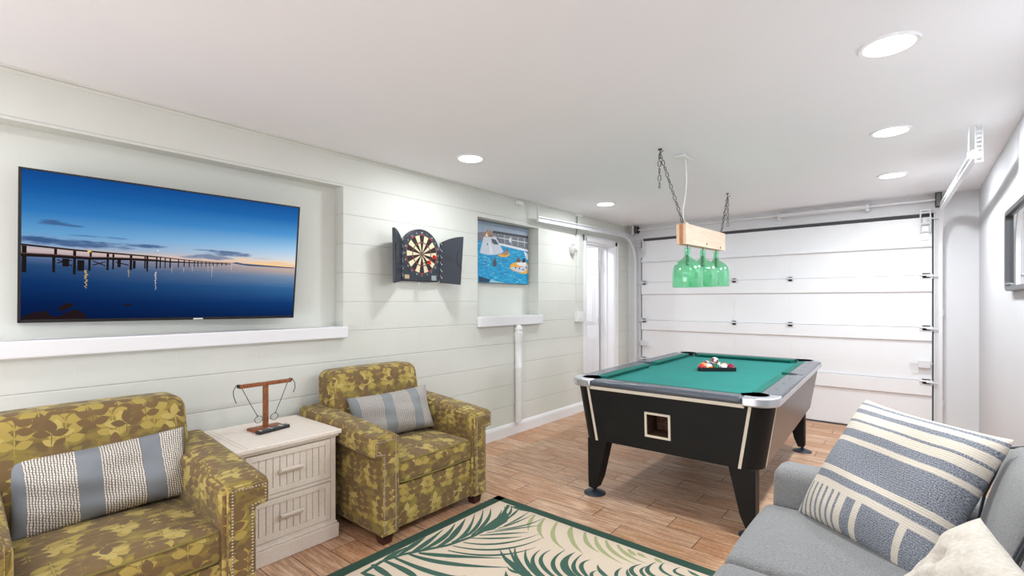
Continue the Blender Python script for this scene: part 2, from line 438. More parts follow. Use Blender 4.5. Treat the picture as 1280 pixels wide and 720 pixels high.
M['niche'] = plain('niche_plaster', (221,223,216), .6, var=.012, scale=4, bump=.12, bscale=50)
N1 = (-.35, 1.785, 1.13, 2.10, .10, True)
N2 = (3.115, 4.03, 1.16, 2.075, .13, True)
DO = (4.97, 5.70, 0, 2.035, .2, False)
panel_wall('wall_left', [Y0,-.35,1.785,3.115,4.03,4.97,5.70,L], [0,1.13,1.16,2.035,2.075,2.10,H], [N1,N2,DO], M['block'], 'x', 0, -1)
panel_wall('wall_front', [0,.165,3.185,W], [0,2.155,H], [(.165,3.185,0,2.155,.12,False)], M['garage_wall'], 'y', L, 1)
struct(MB().box((W,Y0,0),(W+.1,L+.1,H)).build('wall_right', M['right_wall'], smooth=0))
struct(MB().box((-.2,Y0-.1,0),(W+.1,Y0,H)).build('wall_back', M['right_wall'], smooth=0))
struct(MB().box((-1.5,Y0-.1,-.1),(W+.1,L+.3,0)).build('floor', M['floor'], smooth=0))
struct(MB().box((-1.5,Y0-.1,H),(W+.1,L+.3,H+.1)).build('ceiling', M['ceiling'], smooth=0))
# the small hall behind the open door
hb = MB();  hb.box((-1.5,4.2,0),(-1.4,L+.1,H)); hb.box((-1.4,4.2,0),(-.2,4.3,H)); hb.box((-1.4,L,0),(-.001,L+.1,H))
struct(hb.build('wall_hall', M['white'], smooth=0))
# cove strip along the left ceiling edge, skirtings
cv = MB(); cv.prism([(0,H),(.022,H),(.022,H-.006),(.012,H-.014),(.006,H-.024),(0,H-.026)], XZ, Y0, L)
struct(cv.build('trim_1', M['block'], smooth=0))
def skirt(name, poly_fn):
    mb = MB(); poly_fn(mb); return struct(mb.build(name, M['white_gloss'], smooth=0))
sk = [(0,0),(.016,0),(.016,.085),(.012,.1),(.006,.113),(0,.115)]
def f_(mb):
    mb.prism(sk, XZ, Y0, 4.92)
    mb.prism(sk, XZ, 5.78, L)
skirt('baseboard_left', f_)
sk2 = [(0,0),(-.016,0),(-.016,.072),(-.011,.083),(-.005,.094),(0,.096)]
skirt('baseboard_right', lambda mb: mb.prism([(W+a,z) for a, z in sk2], XZ, Y0, L))
def f2_(mb):
    mb.prism([(L+a,z) for a, z in sk2], YZ, 3.20, W-.016)
skirt('baseboard_front', f2_)
# sills
def sill(name, y0, y1, z0, z1, back):
    mb = MB(); mb.box((-back,y0,z0+.01),(.04,y1,z1))
    mb.box((0.001,y0-.012,z0),(.045,y1+.012,z1))
    return struct(mb.build(name, M['white'], bevel=.008, seg=3))
sill('trim_2', -.36, 1.785, 1.056, 1.135, .098)
sill('trim_3', 3.115, 4.045, 1.072, 1.166, .128)
# interior door: casing, jamb, leaf swung into the hall
cs = MB()
cs.box((0.0005,4.915,0),(.018,4.975,2.10)); cs.box((0.0005,5.695,0),(.018,5.775,2.10)); cs.box((0.0005,4.915,2.03),(.018,5.775,2.105))
cs.box((.018,4.925,0),(.026,4.94,2.095)); cs.box((.018,5.745,0),(.026,5.765,2.095)); cs.box((.018,4.925,2.08),(.026,5.765,2.095))
cs.box((-.205,4.97,0),(.002,4.985,2.03)); cs.box((-.205,5.685,0),(.002,5.70,2.03)); cs.box((-.205,4.97,2.02),(.002,5.70,2.034))
cs.box((-.12,5.674,0),(-.10,5.685,2.02)); cs.box((-.12,4.985,0),(-.10,4.996,2.02)); cs.box((-.12,4.985,2.01),(-.10,5.685,2.02))
struct(cs.build('trim_4', M['white_gloss'], bevel=.002))
d1 = thing('door_1', None, None, (-.2, 5.672, 0), radians(-3)); d1['kind'] = 'structure'
dm = MB(); dm.box((-.74,-.036,.01),(-.006,-.001,2.02))
for xx in (-.70,-.355):
    for z0, z1 in ((.2,.85),(1.0,1.55),(1.65,1.92)):
        dm.box((xx,-.041,z0),(xx+.3,-.036,z1)); dm.box((xx+.03,-.046,z0+.03),(xx+.27,-.041,z1-.03))
dm.build('door_leaf', M['white_gloss'], d1, bevel=.002)
for z in (.25,1.05,1.8):
    hg = MB(); hg.lathe([(.007,-.05),(.007,.05)], (0,-.018,z), 10); hg.box((-.004,-.05,z-.045),(.002,-.012,z+.045))
    hg.build('hinge', M['galv'], d1)
# dark rubber strips round the garage door
ws = MB(); ws.box((.182,6.125,0),(.191,6.16,2.15)); ws.box((3.159,6.125,0),(3.168,6.16,2.15)); ws.box((.166,6.125,2.126),(3.184,6.16,2.154))
struct(ws.build('trim_5', M['dark_gap'], smooth=0))
for k_, (a_, b_) in enumerate(((.166,.181),(3.169,3.184))): struct(MB().box((a_,6.102,0),(b_,6.2,2.15)).build('trim_%d' % (6+k_), M['garage_wall'], smooth=0))

# ------------------------------------------------------------------ recessed ceiling lights, unseen added fill
def ceiling_light(x, y, label):
    t = thing('ceiling_light', label, 'ceiling light', (x, y, H), group='recessed ceiling lights')
    r = MB(); r.lathe([(.083,0),(.102,0),(.102,-.004),(.098,-.008),(.085,-.006),(.083,0)], n=36, closed=False)
    r.build('trim_ring', M['white_gloss'], t)
    d = MB(); d.lathe([(.084,-.001),(.084,-.004),(.06,-.0055)], n=32); d.build('diffuser', M['diffuser'], t)
    return t
def lamp(x, y, watt, size=.17, z=H-.012, name='bulb_or_fill', col=(.93,.975,1)):
    l = bpy.data.lights.new(name, 'AREA'); l.shape = 'DISK'; l.size = size; l.energy = watt; l.color = col
    o = bpy.data.objects.new(name, l); COL.objects.link(o); o.location = (x, y, z); return o
CL = [(2.945,2.43,'large round recessed ceiling light nearest the camera, upper right of ceiling'),
      (2.915,3.67,'round recessed ceiling light in the middle of the right row'),
      (2.89,4.955,'round recessed ceiling light of the right row closest to the garage door'),
      (.59,2.432,'round recessed ceiling light on the left side above the dartboard'),
      (.54,4.487,'round recessed ceiling light over the far left corner by the wall lamp')]
WATT = 12.5
for x, y, lb in CL:
    ceiling_light(x, y, lb); lamp(x, y, WATT*(.74 if x < 1 else 1.85))
for x, y in ((2.92,1.1),(2.92,-.2),(2.92,-1.6),(1.75,-.7),(.6,-.45),(.6,-1.9)): lamp(x, y, WATT*.55)  # unseen ceiling lamps behind the camera, added for lighting
lamp(-.8, 5.2, 17)  # unseen lamp added in the hall to brighten the open door
def fill_light(name, loc, rot, sx, sy, watt):
    l = bpy.data.lights.new(name, 'AREA'); l.shape = 'RECTANGLE'; l.size = sx; l.size_y = sy; l.energy = watt; l.color = (.93,.97,1)
    o = bpy.data.objects.new(name, l); COL.objects.link(o); o.location = loc; o.rotation_euler = rot; return o
FILL = 92
fill_light('back_fill', (1.7,Y0+.12,1.05), (radians(90+22),0,0), 3.0, 1.8, FILL)  # added fill panel behind the camera to lift the ceiling; no window there

# ------------------------------------------------------------------ overhead garage door
g = thing('garage_door', 'white sectional overhead garage door filling the far wall', 'garage door', (0, 6.105, 0))
zb = [.014,.539,1.054,1.559,2.122]; rid = [.40,.927,1.403,None]
for k in range(4):
    mb = MB(); z0, z1 = zb[k]+.002, zb[k+1]-.002
    mb.box((.194,.012,z0),(3.156,.04,z1))
    if rid[k]:
        mb.box((.194,-.012,rid[k]),(3.156,.013,z1))
        mb.prism([(-.012,rid[k]),(.012,rid[k]-.012),(.012,rid[k])], YZ, .194, 3.156)
    else:
        mb.box((.194,-.022,1.832),(3.156,.013,1.842)); mb.box((.194,-.006,1.842),(3.156,.013,1.87))
    for xs in (1.377,1.966): mb.box((xs-.003,.0095,z0),(xs+.003,.013,z1))
    for q in range(10):
        xx = .25 if q % 2 else 3.10
        mb.ball((xx, .011, z0+.08+.04*q), .004, 6, 4)
    s_ = mb.build('door_section', M['door_paint'], g, bevel=.0025)
for z in (.539,1.054,1.559):
    for xs in ((.235,1.377,1.966,3.115) if z > .6 else (.235,3.115)):
        edge = xs < .3 or xs > 3
        mb = MB(); w = .05 if edge else .035; f = -.02
        mb.box((xs-w,f,z-.035),(xs+w,f+.006,z-.004)); mb.box((xs-w*.8,f,z+.004),(xs+w*.8,f+.006,z+.03))
        mb.tube([(xs-w,f-.003,z),(xs+w,f-.003,z)], .009, 8)
        if edge: mb.tube([(xs,f-.01,z-.012),(xs+(.09 if xs > 1 else -.09),f-.01,z-.012)], .006, 8)
        mb.box((xs-w*.6,f,z-.03),(xs+w*.6,.014,z+.02))
        mb.build('hinge', M['galv'], g, bevel=.001)
for xs, z, sg in ((3.10,.70,1),(.235,.745,-1)):
    mb = MB(); mb.box((xs-.045,-.035,z-.035),(xs+.045,.014,z+.035)); mb.box((xs-.11*1,-.022,z+.0),(xs+.06,-.014,z+.012)); mb.tube([(xs-.04*sg,-.03,z-.03),(xs-.1*sg,-.03,z-.045)], .005, 6)
    mb.build('lock_box', M['galv'], g, bevel=.003)
for xs, sg in ((3.108,1),(.200,-1)):                          # ladder-like top roller brackets
    mb = MB(); X = Matrix.Translation((xs,-.03,2.08)) @ Matrix.Rotation(radians(14), 4, 'X')
    if sg < 0: X = Matrix.Translation((xs,-.03,2.04)) @ Matrix.Rotation(radians(14), 4, 'X')
    for a in (-.036,.036): mb.box((a-.005,-.018,-.11),(a+.005,.006,.11), X=X)
    for z in (-.108,-.03,.075,.1): mb.box((-.038,-.016,z),(.038,-.002,z+.012), X=X)
    mb.tube([X @ Vector((0,-.012,.02)), X @ Vector((.09*sg,-.012,.02))], .006, 8)
    mb.box((xs-.03,.0,1.90),(xs+.025,.014,2.03))
    mb.build('roller_bracket', M['galv'], g)
mb = MB(); mb.box((.194,.006,0.001),(3.156,.046,.014)); mb.build('bottom_seal', M['dark_gap'], g)

def track(name, label, pts, hang, strap):
    t = thing(name, label, 'door track', (0,0,0))
    sec = [(-.014,-.027),(.014,-.027),(.014,-.018),(-.009,-.022),(-.009,.022),(.014,.018),(.014,.027),(-.014,.027)]
    P = [Vector(p) for p in pts]; rings = []
    sgn = 1 if P[0].x < 1.7 else -1
    for i, p in enumerate(P):
        a = P[max(0,i-1)]; b = P[min(len(P)-1,i+1)]; tt = (b-a); tt.x = 0; tt.normalize()
        nrm = Vector((0,-tt.z,tt.y))
        rings.append([p+Vector((sgn*x,0,0))+nrm*y for x, y in sec])
    mb = MB(); mb.loft(rings); mb.build('rail', M['galv'], t, smooth=30)
    x, y, z = hang
    mb = MB()
    if strap == 'perforated':
        for a in (0,.028): mb.box((x+a,y-.002,z-.05),(x+a+.006,y+.002,H))
        for k in range(9): mb.box((x+.004,y-.002,z-.05+k*(H-z+.04)/8.3),(x+.03,y+.002,z-.05+k*(H-z+.04)/8.3+.01))
        mb.box((x-.03,y-.003,z-.02),(x-.024,y+.003,H)); mb.box((x-.034,y-.004,z-.022),(x+.034,y+.004,z+.012))
    else:
        mb.box((x-.013,y-.004,z-.03),(x+.013,y,H)); mb.ball((x,y-.005,z), .01, 8, 6)
    mb.build('hanger', M['galv'], t)
    for z in (.35,1.2):
        mb = MB(); xx = pts[-1][0]; mb.box((xx-sgn*.02,6.02,z-.03),(xx-sgn*.012,6.099,z+.03)); mb.box((xx-sgn*.035,6.09,z-.03),(xx+sgn*.0,6.099,z+.03)); mb.build('bracket', M['galv'], t)
    return t
def tpath(xa, ya, za, xb, zt, yv, rr=.36):
    P = [(xa,ya,za),(xb+(xa-xb)*.05,yv-rr-.15,zt)]
    for k in range(9):
        a = pi/2*k/8; P.append((xb,yv-rr+rr*sin(a),zt-rr+rr*cos(a)))
    return P+[(xb,yv,1.0),(xb,yv,.03)]
track('door_track', 'white steel garage door track curving along the left wall', tpath(.07,3.93,2.15,.15,2.165,6.035), (.07,3.93,2.15), 'strap')
track('door_track', 'white steel garage door track hung beside the right wall on a perforated strap', tpath(3.295,3.87,2.165,3.215,2.15,6.035), (3.295,3.87,2.165), 'perforated')

t = thing('torsion_spring', 'white torsion spring bar mounted above the garage door', 'torsion spring', (0,6.02,2.265))
MB().tube([(.13,0,0),(3.2,0,0)], .0115, 10).build('shaft', M['galv'], t)
mb = MB(); mb.tube([(1.88,0,0),(2.66,0,0)], .024, 14)
for k in range(56):
    x = 1.885+k*.0138; mb.tube([(x,0,0),(x+.009,0,0)], .0262, 14)
mb.build('coil_spring', M['galv'], t)
for x in (1.87,2.665):
    MB().tube([(x-.012,0,0),(x+.012,0,0)], .036, 12).box((x-.018,-.012,-.045),(x+.018,.079,-.03)).box((x-.012,.07,-.05),(x+.012,.079,.05)).build('winding_cone', M['galv'], t, bevel=.002)
mb = MB(); mb.tube([(.145,0,0),(.185,0,0)], .038, 16); mb.tube([(.15,0,0),(.155,0,0)], .05, 16); mb.tube([(.18,0,0),(.185,0,0)], .05, 16); mb.build('cable_drum', M['steel'], t)
for x in (.118,3.2):
    mb = MB(); mb.box((x-.022,-.03,-.065),(x+.022,-.025,.06)); mb.box((x-.022,-.03,-.065),(x-.016,.079,.06)); mb.box((x+.016,-.03,-.065),(x+.022,.079,.06)); mb.box((x-.022,.07,-.065),(x+.022,.079,.06))
    mb.build('bearing_plate', M['galv'] if x < 1 else M['steel'], t)

# ------------------------------------------------------------------ fittings on the left wall
t = thing('drain_pipe', 'white capped plastic pipe standing on the baseboard under the small niche', 'pipe', (.036,3.655,.116))
p = MB(); p.lathe([(.03,0),(.03,.56)], n=20); p.build('lower_pipe', M['plastic_white'], t)
p = MB(); p.lathe([(.036,.53),(.036,.56),(.033,.565),(.033,.80),(.037,.81),(.037,.85)], n=20); p.build('upper_pipe', M['plastic_white'], t)
p = MB(); p.lathe([(.041,.85),(.041,.885),(.034,.89),(.034,.905),(.039,.91),(.038,.935),(.024,.955),(.0,.96)], n=20); p.build('cap', M['plastic_white'], t)
t = thing('wall_lamp', 'white oval caged bulkhead lamp on the left wall near the door', 'wall lamp', (0,4.665,1.955))
def oval(hy, hz, n=28): return [(hy*cos(2*pi*i/n)*(1 if abs(cos(2*pi*i/n)) < .6 else .97), hz*sin(2*pi*i/n)) for i in range(n)]
MB().loft([[(x,a*s_,b*s_) for a, b in oval(.062,.105)] for x, s_ in ((0.001,1),(.03,1),(.04,.95))]).build('base', M['plastic_white'], t)
MB().loft([[(x,a*s_,b*s_) for a, b in oval(.048,.088)] for x, s_ in ((.038,1),(.065,.95),(.085,.75),(.092,.4))]).build('lens', M['plastic_white'], t)
cg = MB(); cg.tube([(.05,a,b) for a, b in oval(.057,.1)], .0045, 6, closed=True)
cg.tube([(.05,0,.1),(.09,0,.08),(.1,0,0),(.09,0,-.08),(.05,0,-.1)], .0045, 6)
cg.tube([(.05,-.057,.0),(.085,-.04,0),(.1,0,0),(.085,.04,0),(.05,.057,0)], .0045, 6)
cg.build('cage', M['galv'], t)
t = thing('cable_raceway', 'white flat cable raceway running from ceiling down to outlet box beside door', 'cable raceway', (0,4.795,0))
MB().box((.001,-.04,1.175),(.02,.04,2.30)).build('channel', M['block'], t, bevel=.003)
MB().box((.001,-.07,1.07),(.05,.06,1.185)).box((.05,-.045,1.09),(.054,.035,1.165)).build('outlet_box', M['plastic_white'], t, bevel=.004)
MB().box((.001,-.055,2.295),(.045,.055,2.328)).build('top_box', M['plastic_white'], t, bevel=.004)
MB().tube([(.024,-.045,2.30),(.024,-.05,2.14),(.03,-.09,2.05)], .004, 6).build('cable', M['dark_grey_plastic'], t)
t = MB().box((.001,-.045,-.02),(.03,.045,.02)).build('junction_box', M['plastic_white'], bevel=.004, loc=(0,3.70,2.283))
tag(t, 'small white junction box high on left wall above the picture niche', 'junction box')
TVD = {'rail': [(-0.597, 0.0078), (-0.4186, -0.0032), (-0.2981, -0.0075), (-0.2087, -0.0099), (-0.0989, -0.013), (-0.0483, -0.0162), (0.0558, -0.023), (0.145, -0.0252), (0.2459, -0.0245)], 'deck': [(-0.5968, -0.0371), (-0.497, -0.0362), (-0.372, -0.0395), (-0.2976, -0.0358), (-0.2081, -0.0332), (-0.0983, -0.0332), (-0.0477, -0.0352), (0.0561, -0.0332), (0.2387, -0.03)], 'posts': [(-0.5871, 0.0087, -0.1174, 0.0158), (-0.4853, 0.0013, -0.042, 0.0106), (-0.4911, -0.0425, -0.1127, 0.0106), (-0.4202, 0.0001, -0.1195, 0.0111), (-0.3632, -0.0021, -0.0403, 0.0083), (-0.3669, -0.0371, -0.0997, 0.0095), (-0.2998, -0.0076, -0.0927, 0.0098), (-0.2789, -0.0095, -0.088, 0.0077), (-0.2099, -0.0078, -0.088, 0.0104), (-0.1532, -0.0124, -0.0776, 0.006), (-0.1431, -0.0117, -0.092, 0.0072), (-0.105, -0.0134, -0.075, 0.0061), (-0.4505, -0.0463, -0.0836, 0.0249), (-0.3977, -0.0496, -0.1012, 0.0258), (-0.2562, -0.0401, -0.076, 0.0141), (-0.1965, -0.0397, -0.08, 0.0116), (-0.1454, -0.0081, -0.0771, 0.006), (-0.1042, -0.0133, -0.0749, 0.0054), (-0.0889, -0.0137, -0.0726, 0.0055), (-0.0684, -0.0161, -0.0692, 0.005), (-0.0464, -0.0168, -0.0679, 0.0063), (-0.01, -0.0181, -0.0644, 0.0051), (0.0159, -0.0179, -0.0606, 0.0053), (0.0391, -0.0202, -0.0593, 0.0046), (0.0624, -0.021, -0.0564, 0.0047), (0.0793, -0.0215, -0.0547, 0.0047), (0.0963, -0.0219, -0.0529, 0.0041), (0.117, -0.023, -0.0509, 0.0041), (0.1344, -0.0235, -0.0491, 0.0042), (0.1519, -0.0239, -0.0473, 0.0043), (0.1732, -0.0242, -0.0453, 0.0043), (0.1947, -0.0245, -0.0432, 0.0044), (0.2165, -0.0247, -0.0411, 0.0044)], 'braces': [((-0.4799, -0.0517), (-0.4277, -0.0789)), ((-0.4797, -0.0685), (-0.4281, -0.0516)), ((-0.3562, -0.0503), (-0.3078, -0.0719)), ((-0.3558, -0.0712), (-0.3081, -0.052)), ((-0.2698, -0.0517), (-0.2189, -0.063))], 'yel': [[(-0.3825, -0.1005), (-0.3632, -0.0995), (-0.3676, -0.1522), (-0.3802, -0.184), (-0.3915, -0.1878), (-0.386, -0.1458)], [(-0.2229, -0.0887), (-0.2126, -0.0882), (-0.2152, -0.1264), (-0.2221, -0.1267)], [(-0.0418, -0.0639), (-0.0329, -0.0634), (-0.0344, -0.0982), (-0.0395, -0.0984)], [(-0.3752, -0.0017), (-0.3622, -0.0007), (-0.3595, -0.0088), (-0.3751, -0.0107)]], 'whi': [[(-0.1131, -0.0943), (-0.0966, -0.0935), (-0.0963, -0.1732), (-0.1063, -0.1902), (-0.1147, -0.1737), (-0.1141, -0.1283)], [(0.1424, -0.0495), (0.1501, -0.0491), (0.151, -0.1098), (0.1461, -0.11)], [(0.1251, -0.0529), (0.1306, -0.0526), (0.1305, -0.0864), (0.127, -0.0866)], [(0.2392, -0.0398), (0.2466, -0.0394), (0.2465, -0.0726), (0.2421, -0.0728)], [(0.0108, -0.061), (0.0174, -0.0606), (0.0164, -0.0919), (0.0125, -0.0921)], [(0.0503, -0.0572), (0.057, -0.0568), (0.056, -0.086), (0.052, -0.0862)]], 'rock': [[(-0.5974, -0.3238), (-0.5561, -0.2979), (-0.5088, -0.2917), (-0.4989, -0.319), (-0.4696, -0.3195), (-0.435, -0.2924), (-0.3994, -0.2857), (-0.3674, -0.332), (-0.3647, -0.337), (-0.5973, -0.3403)], [(-0.4797, -0.292), (-0.4554, -0.2578), (-0.4152, -0.2563), (-0.4301, -0.2785), (-0.4649, -0.2955)], [(-0.2372, -0.2684), (-0.2146, -0.2574), (-0.1999, -0.2648), (-0.22, -0.2736)]], 'cloudA': [[(-0.5401, 0.1138), (-0.4945, 0.1226), (-0.4312, 0.1001), (-0.451, 0.0903), (-0.4942, 0.0961)], [(-0.5984, 0.0417), (-0.5245, 0.0556), (-0.4142, 0.0419), (-0.3131, 0.0403), (-0.2909, 0.0252), (-0.2994, 0.0073), (-0.462, 0.0156), (-0.5983, 0.0169)], [(-0.2374, 0.0368), (-0.1633, 0.0506), (-0.0902, 0.0452), (-0.1388, 0.0301), (-0.1864, 0.0296)], [(-0.3093, 0.069), (-0.256, 0.0628), (-0.2872, 0.0632)], [(-0.4388, 0.0689), (-0.3898, 0.0608), (-0.4144, 0.0605)], [(-0.5023, 0.1322), (-0.4634, 0.1308), (-0.4152, 0.1151), (-0.4553, 0.1168)]], 'cloudB': [[(0.0392, 0.0264), (0.1432, 0.0399), (0.2842, 0.042), (0.3504, 0.0061), (0.324, -0.0189), (0.2149, -0.0204), (0.2198, 0.0038), (0.1902, 0.0122), (0.1215, 0.0201)], [(-0.0282, 0.0012), (0.0888, 0.0048), (0.1569, -0.0202), (0.1801, -0.0253), (0.057, -0.0229)]], 'shore': [(0.2385, -0.025), (0.268, -0.0173), (0.3061, -0.0233), (0.594, -0.03), (0.5943, -0.0354), (0.3297, -0.0346)]}
POS = {'deckwall': [(-0.353, 0.172), (-0.149, 0.21), (0.38, 0.202), (0.38, 0.087), (0.012, 0.104), (-0.353, 0.096)], 'dark': [(-0.165, 0.214), (0.38, 0.219), (0.38, 0.196), (-0.165, 0.193)], 'edge': [(-0.102, 0.104), (0.012, 0.099), (0.371, 0.075), (0.371, 0.052), (0.012, 0.077), (-0.086, 0.085)], 'pool': [(-0.358, 0.095), (-0.086, 0.085), (0.371, 0.056), (0.371, -0.3), (-0.368, -0.275)], 'cone': [(-0.294, 0.142), (-0.211, 0.158), (-0.125, 0.155), (-0.013, 0.021), (-0.102, -0.012), (-0.226, -0.027), (-0.346, -0.015)], 'conetop': [(-0.309, 0.141), (-0.264, 0.213), (-0.18, 0.228), (-0.157, 0.152), (-0.226, 0.155)], 'conewin': [(-0.188, 0.138), (-0.125, 0.129), (-0.086, 0.085), (-0.149, 0.084), (-0.18, 0.097)], 'conehatch': [(-0.249, 0.085), (-0.223, 0.088), (-0.226, 0.056), (-0.249, 0.057)], 'raft1': [(-0.109, -0.018), (-0.037, 0.003), (0.062, 0.016), (0.087, 0.002), (0.045, -0.023), (-0.053, -0.035)], 'raft1p': [(-0.037, -0.007), (0.029, 0.041), (0.054, 0.045), (0.062, 0.006), (0.012, -0.014)], 'raft2': [(0.079, -0.108), (0.13, -0.077), (0.325, -0.048), (0.371, -0.08), (0.371, -0.177), (0.289, -0.186), (0.087, -0.151)], 'raft2w': [(0.113, -0.117), (0.253, -0.12), (0.371, -0.08), (0.362, -0.137), (0.253, -0.176), (0.087, -0.14)], 'p2a': [(0.191, -0.024), (0.226, -0.015), (0.253, -0.064), (0.182, -0.074)], 'p2b': [(0.28, -0.029), (0.316, -0.015), (0.334, -0.059), (0.271, -0.069)], 'swim': [(-0.149, -0.058), (-0.125, -0.056), (-0.109, -0.119), (-0.149, -0.137), (-0.18, -0.112)], 'dock': [(-0.36, -0.235), (-0.203, -0.26), (-0.226, -0.286), (-0.358, -0.285)], 'dock2': [(-0.203, -0.26), (0.012, -0.293), (-0.211, -0.293)], 'wht': [(0.071, 0.17), (0.099, 0.173), (0.099, 0.123), (0.071, 0.126)]}
FROND = [('up', (0.985, 1.417), (0.974, 1.495), (0.968, 1.582)), ('up', (1.002, 1.504), (0.977, 1.621), (0.96, 1.714)), ('up', (1.034, 1.553), (1.015, 1.669), (0.968, 1.835)), ('up', (1.053, 1.606), (1.039, 1.772), (0.967, 1.927)), ('up', (1.091, 1.669), (1.064, 1.827), (0.965, 2.015)), ('up', (1.069, 1.78), (1.035, 1.873), (0.966, 2.015)), ('up', (1.112, 1.766), (1.09, 1.902), (0.964, 2.096)), ('up', (1.123, 1.825), (1.087, 1.99), (0.963, 2.17)), ('up', (1.139, 1.89), (1.088, 2.068), (0.988, 2.213)), ('up', (1.162, 1.98), (1.115, 2.131), (1.052, 2.245)), ('up', (1.136, 2.128), (1.101, 2.222), (1.03, 2.293)), ('up', (1.137, 2.149), (1.123, 2.24), (1.053, 2.335)), ('up', (1.168, 2.155), (1.145, 2.258), (1.125, 2.328)), ('dn', (1.199, 2.047), (1.23, 2.167), (1.243, 2.319)), ('dn', (1.206, 2.09), (1.211, 2.211), (1.201, 2.338)), ('dn', (1.198, 2.019), (1.289, 2.17), (1.322, 2.314)), ('dn', (1.185, 1.964), (1.286, 2.12), (1.362, 2.231)), ('dn', (1.174, 1.919), (1.275, 2.03), (1.362, 2.121)), ('dn', (1.162, 1.867), (1.285, 1.97), (1.363, 2.061)), ('dn', (1.16, 1.807), (1.323, 1.927), (1.419, 2.142)), ('dn', (1.144, 1.745), (1.362, 1.882), (1.46, 2.125)), ('dn', (1.16, 1.697), (1.378, 1.819), (1.491, 2.021)), ('dn', (1.062, 1.584), (1.199, 1.662), (1.424, 1.821)), ('dn', (1.034, 1.545), (1.252, 1.614), (1.501, 1.776)), ('dn', (1.002, 1.475), (1.281, 1.519), (1.396, 1.593)), ('dn', (0.985, 1.424), (1.171, 1.439), (1.25, 1.418)), ('dn', (0.972, 1.365), (1.064, 1.362), (1.207, 1.358)), ('dn', (0.995, 1.292), (1.084, 1.303), (1.148, 1.285)), ('b', (1.662, 1.764), (1.52, 1.798), (1.358, 1.878)), ('b', (1.67, 1.771), (1.524, 1.829), (1.38, 1.927)), ('b', (1.692, 1.777), (1.522, 1.841), (1.402, 1.954)), ('b', (1.736, 1.79), (1.564, 1.862), (1.466, 1.968)), ('b', (1.76, 1.811), (1.582, 1.877), (1.525, 2.011)), ('b', (1.797, 1.842), (1.606, 1.911), (1.567, 2.046)), ('b', (1.83, 1.869), (1.663, 1.931), (1.626, 2.095)), ('b', (1.859, 1.893), (1.698, 1.961), (1.678, 2.108)), ('b', (1.856, 1.913), (1.714, 1.971), (1.677, 2.109)), ('b', (1.882, 1.935), (1.754, 1.976), (1.716, 2.118)), ('b', (1.887, 1.939), (1.776, 2.009), (1.774, 2.096)), ('b', (1.9, 1.95), (1.847, 1.985), (1.85, 2.032)), ('b', (1.962, 2.002), (1.873, 2.034), (1.827, 2.081)), ('b', (1.975, 2.013), (1.933, 2.07), (1.931, 2.132)), ('b', (2.029, 2.058), (1.981, 2.097), (1.957, 2.139)), ('b', (2.077, 2.099), (1.978, 2.136), (1.989, 2.224)), ('b', (2.104, 2.121), (2.02, 2.157), (2.02, 2.226)), ('b', (2.127, 2.166), (2.038, 2.186), (2.036, 2.286)), ('b', (2.172, 2.218), (2.084, 2.239), (2.074, 2.31)), ('b', (2.226, 2.263), (2.144, 2.261), (2.147, 2.317)), ('b', (2.248, 2.301), (2.212, 2.305), (2.183, 2.319)), ('b', (1.612, 1.81), (1.537, 1.813), (1.438, 1.841)), ('b', (1.61, 1.795), (1.546, 1.767), (1.498, 1.78)), ('b', (1.537, 1.813), (1.475, 1.815), (1.386, 1.855)), ('b', (1.566, 1.708), (1.546, 1.716), (1.515, 1.747)), ('g', (1.256, 2.32), (1.293, 2.22), (1.348, 2.136)), ('g', (1.33, 2.32), (1.378, 2.198), (1.473, 2.119)), ('g', (1.414, 2.332), (1.494, 2.171), (1.62, 2.098)), ('g', (1.513, 2.33), (1.568, 2.233), (1.709, 2.127)), ('g', (1.51, 2.337), (1.603, 2.199), (1.716, 2.125)), ('g', (1.604, 2.328), (1.68, 2.228), (1.777, 2.19)), ('g', (1.675, 2.322), (1.769, 2.218), (1.916, 2.167)), ('g', (1.74, 2.323), (1.831, 2.238), (1.971, 2.205)), ('g', (1.809, 2.319), (1.896, 2.261), (2.005, 2.245)), ('g', (1.873, 2.314), (1.911, 2.289), (1.935, 2.281)), ('g', (1.928, 2.311), (1.953, 2.301), (1.989, 2.295)), ('g', (2.019, 2.317), (2.043, 2.307), (2.068, 2.301))]
MIDRIB = [(1.004, 1.286), (0.985, 1.417), (1.011, 1.519), (1.12, 1.733), (1.153, 1.876), (1.157, 1.994), (1.136, 2.128), (1.041, 2.325)]
# ------------------------------------------------------------------ television with its sunset pier picture
TW, TH = 1.215, .694
t = thing('television', 'large flat television showing a long pier at dusk, in the wall niche', 'television', (.02,.822,1.55), rot=(radians(-.29),radians(7.75),radians(-3.96)))
b = MB(); b.box((-.034,-TW/2,-TH/2),(-.003,TW/2,TH/2))
for a in ((-TW/2,-TH/2,-TW/2+.011,TH/2),(TW/2-.008,-TH/2,TW/2,TH/2),(-TW/2,TH/2-.008,TW/2,TH/2),(-TW/2,-TH/2,TW/2,-TH/2+.014)):
    b.box((-.003,a[0],a[1]),(.004,a[2],a[3]))
b.build('bezel', M['black_plastic'], t, bevel=.001)
b = MB(); b.box((.004,.067,-TH/2+.002),(.0055,.112,-TH/2+.010)); b.build('logo_strip', M['galv'], t)['label'] = 'small silver logo strip'
b = MB(); b.box((-.06,-.15,-.12),(-.034,.15,.12)); b.build('wall_bracket', M['black_plastic'], t)
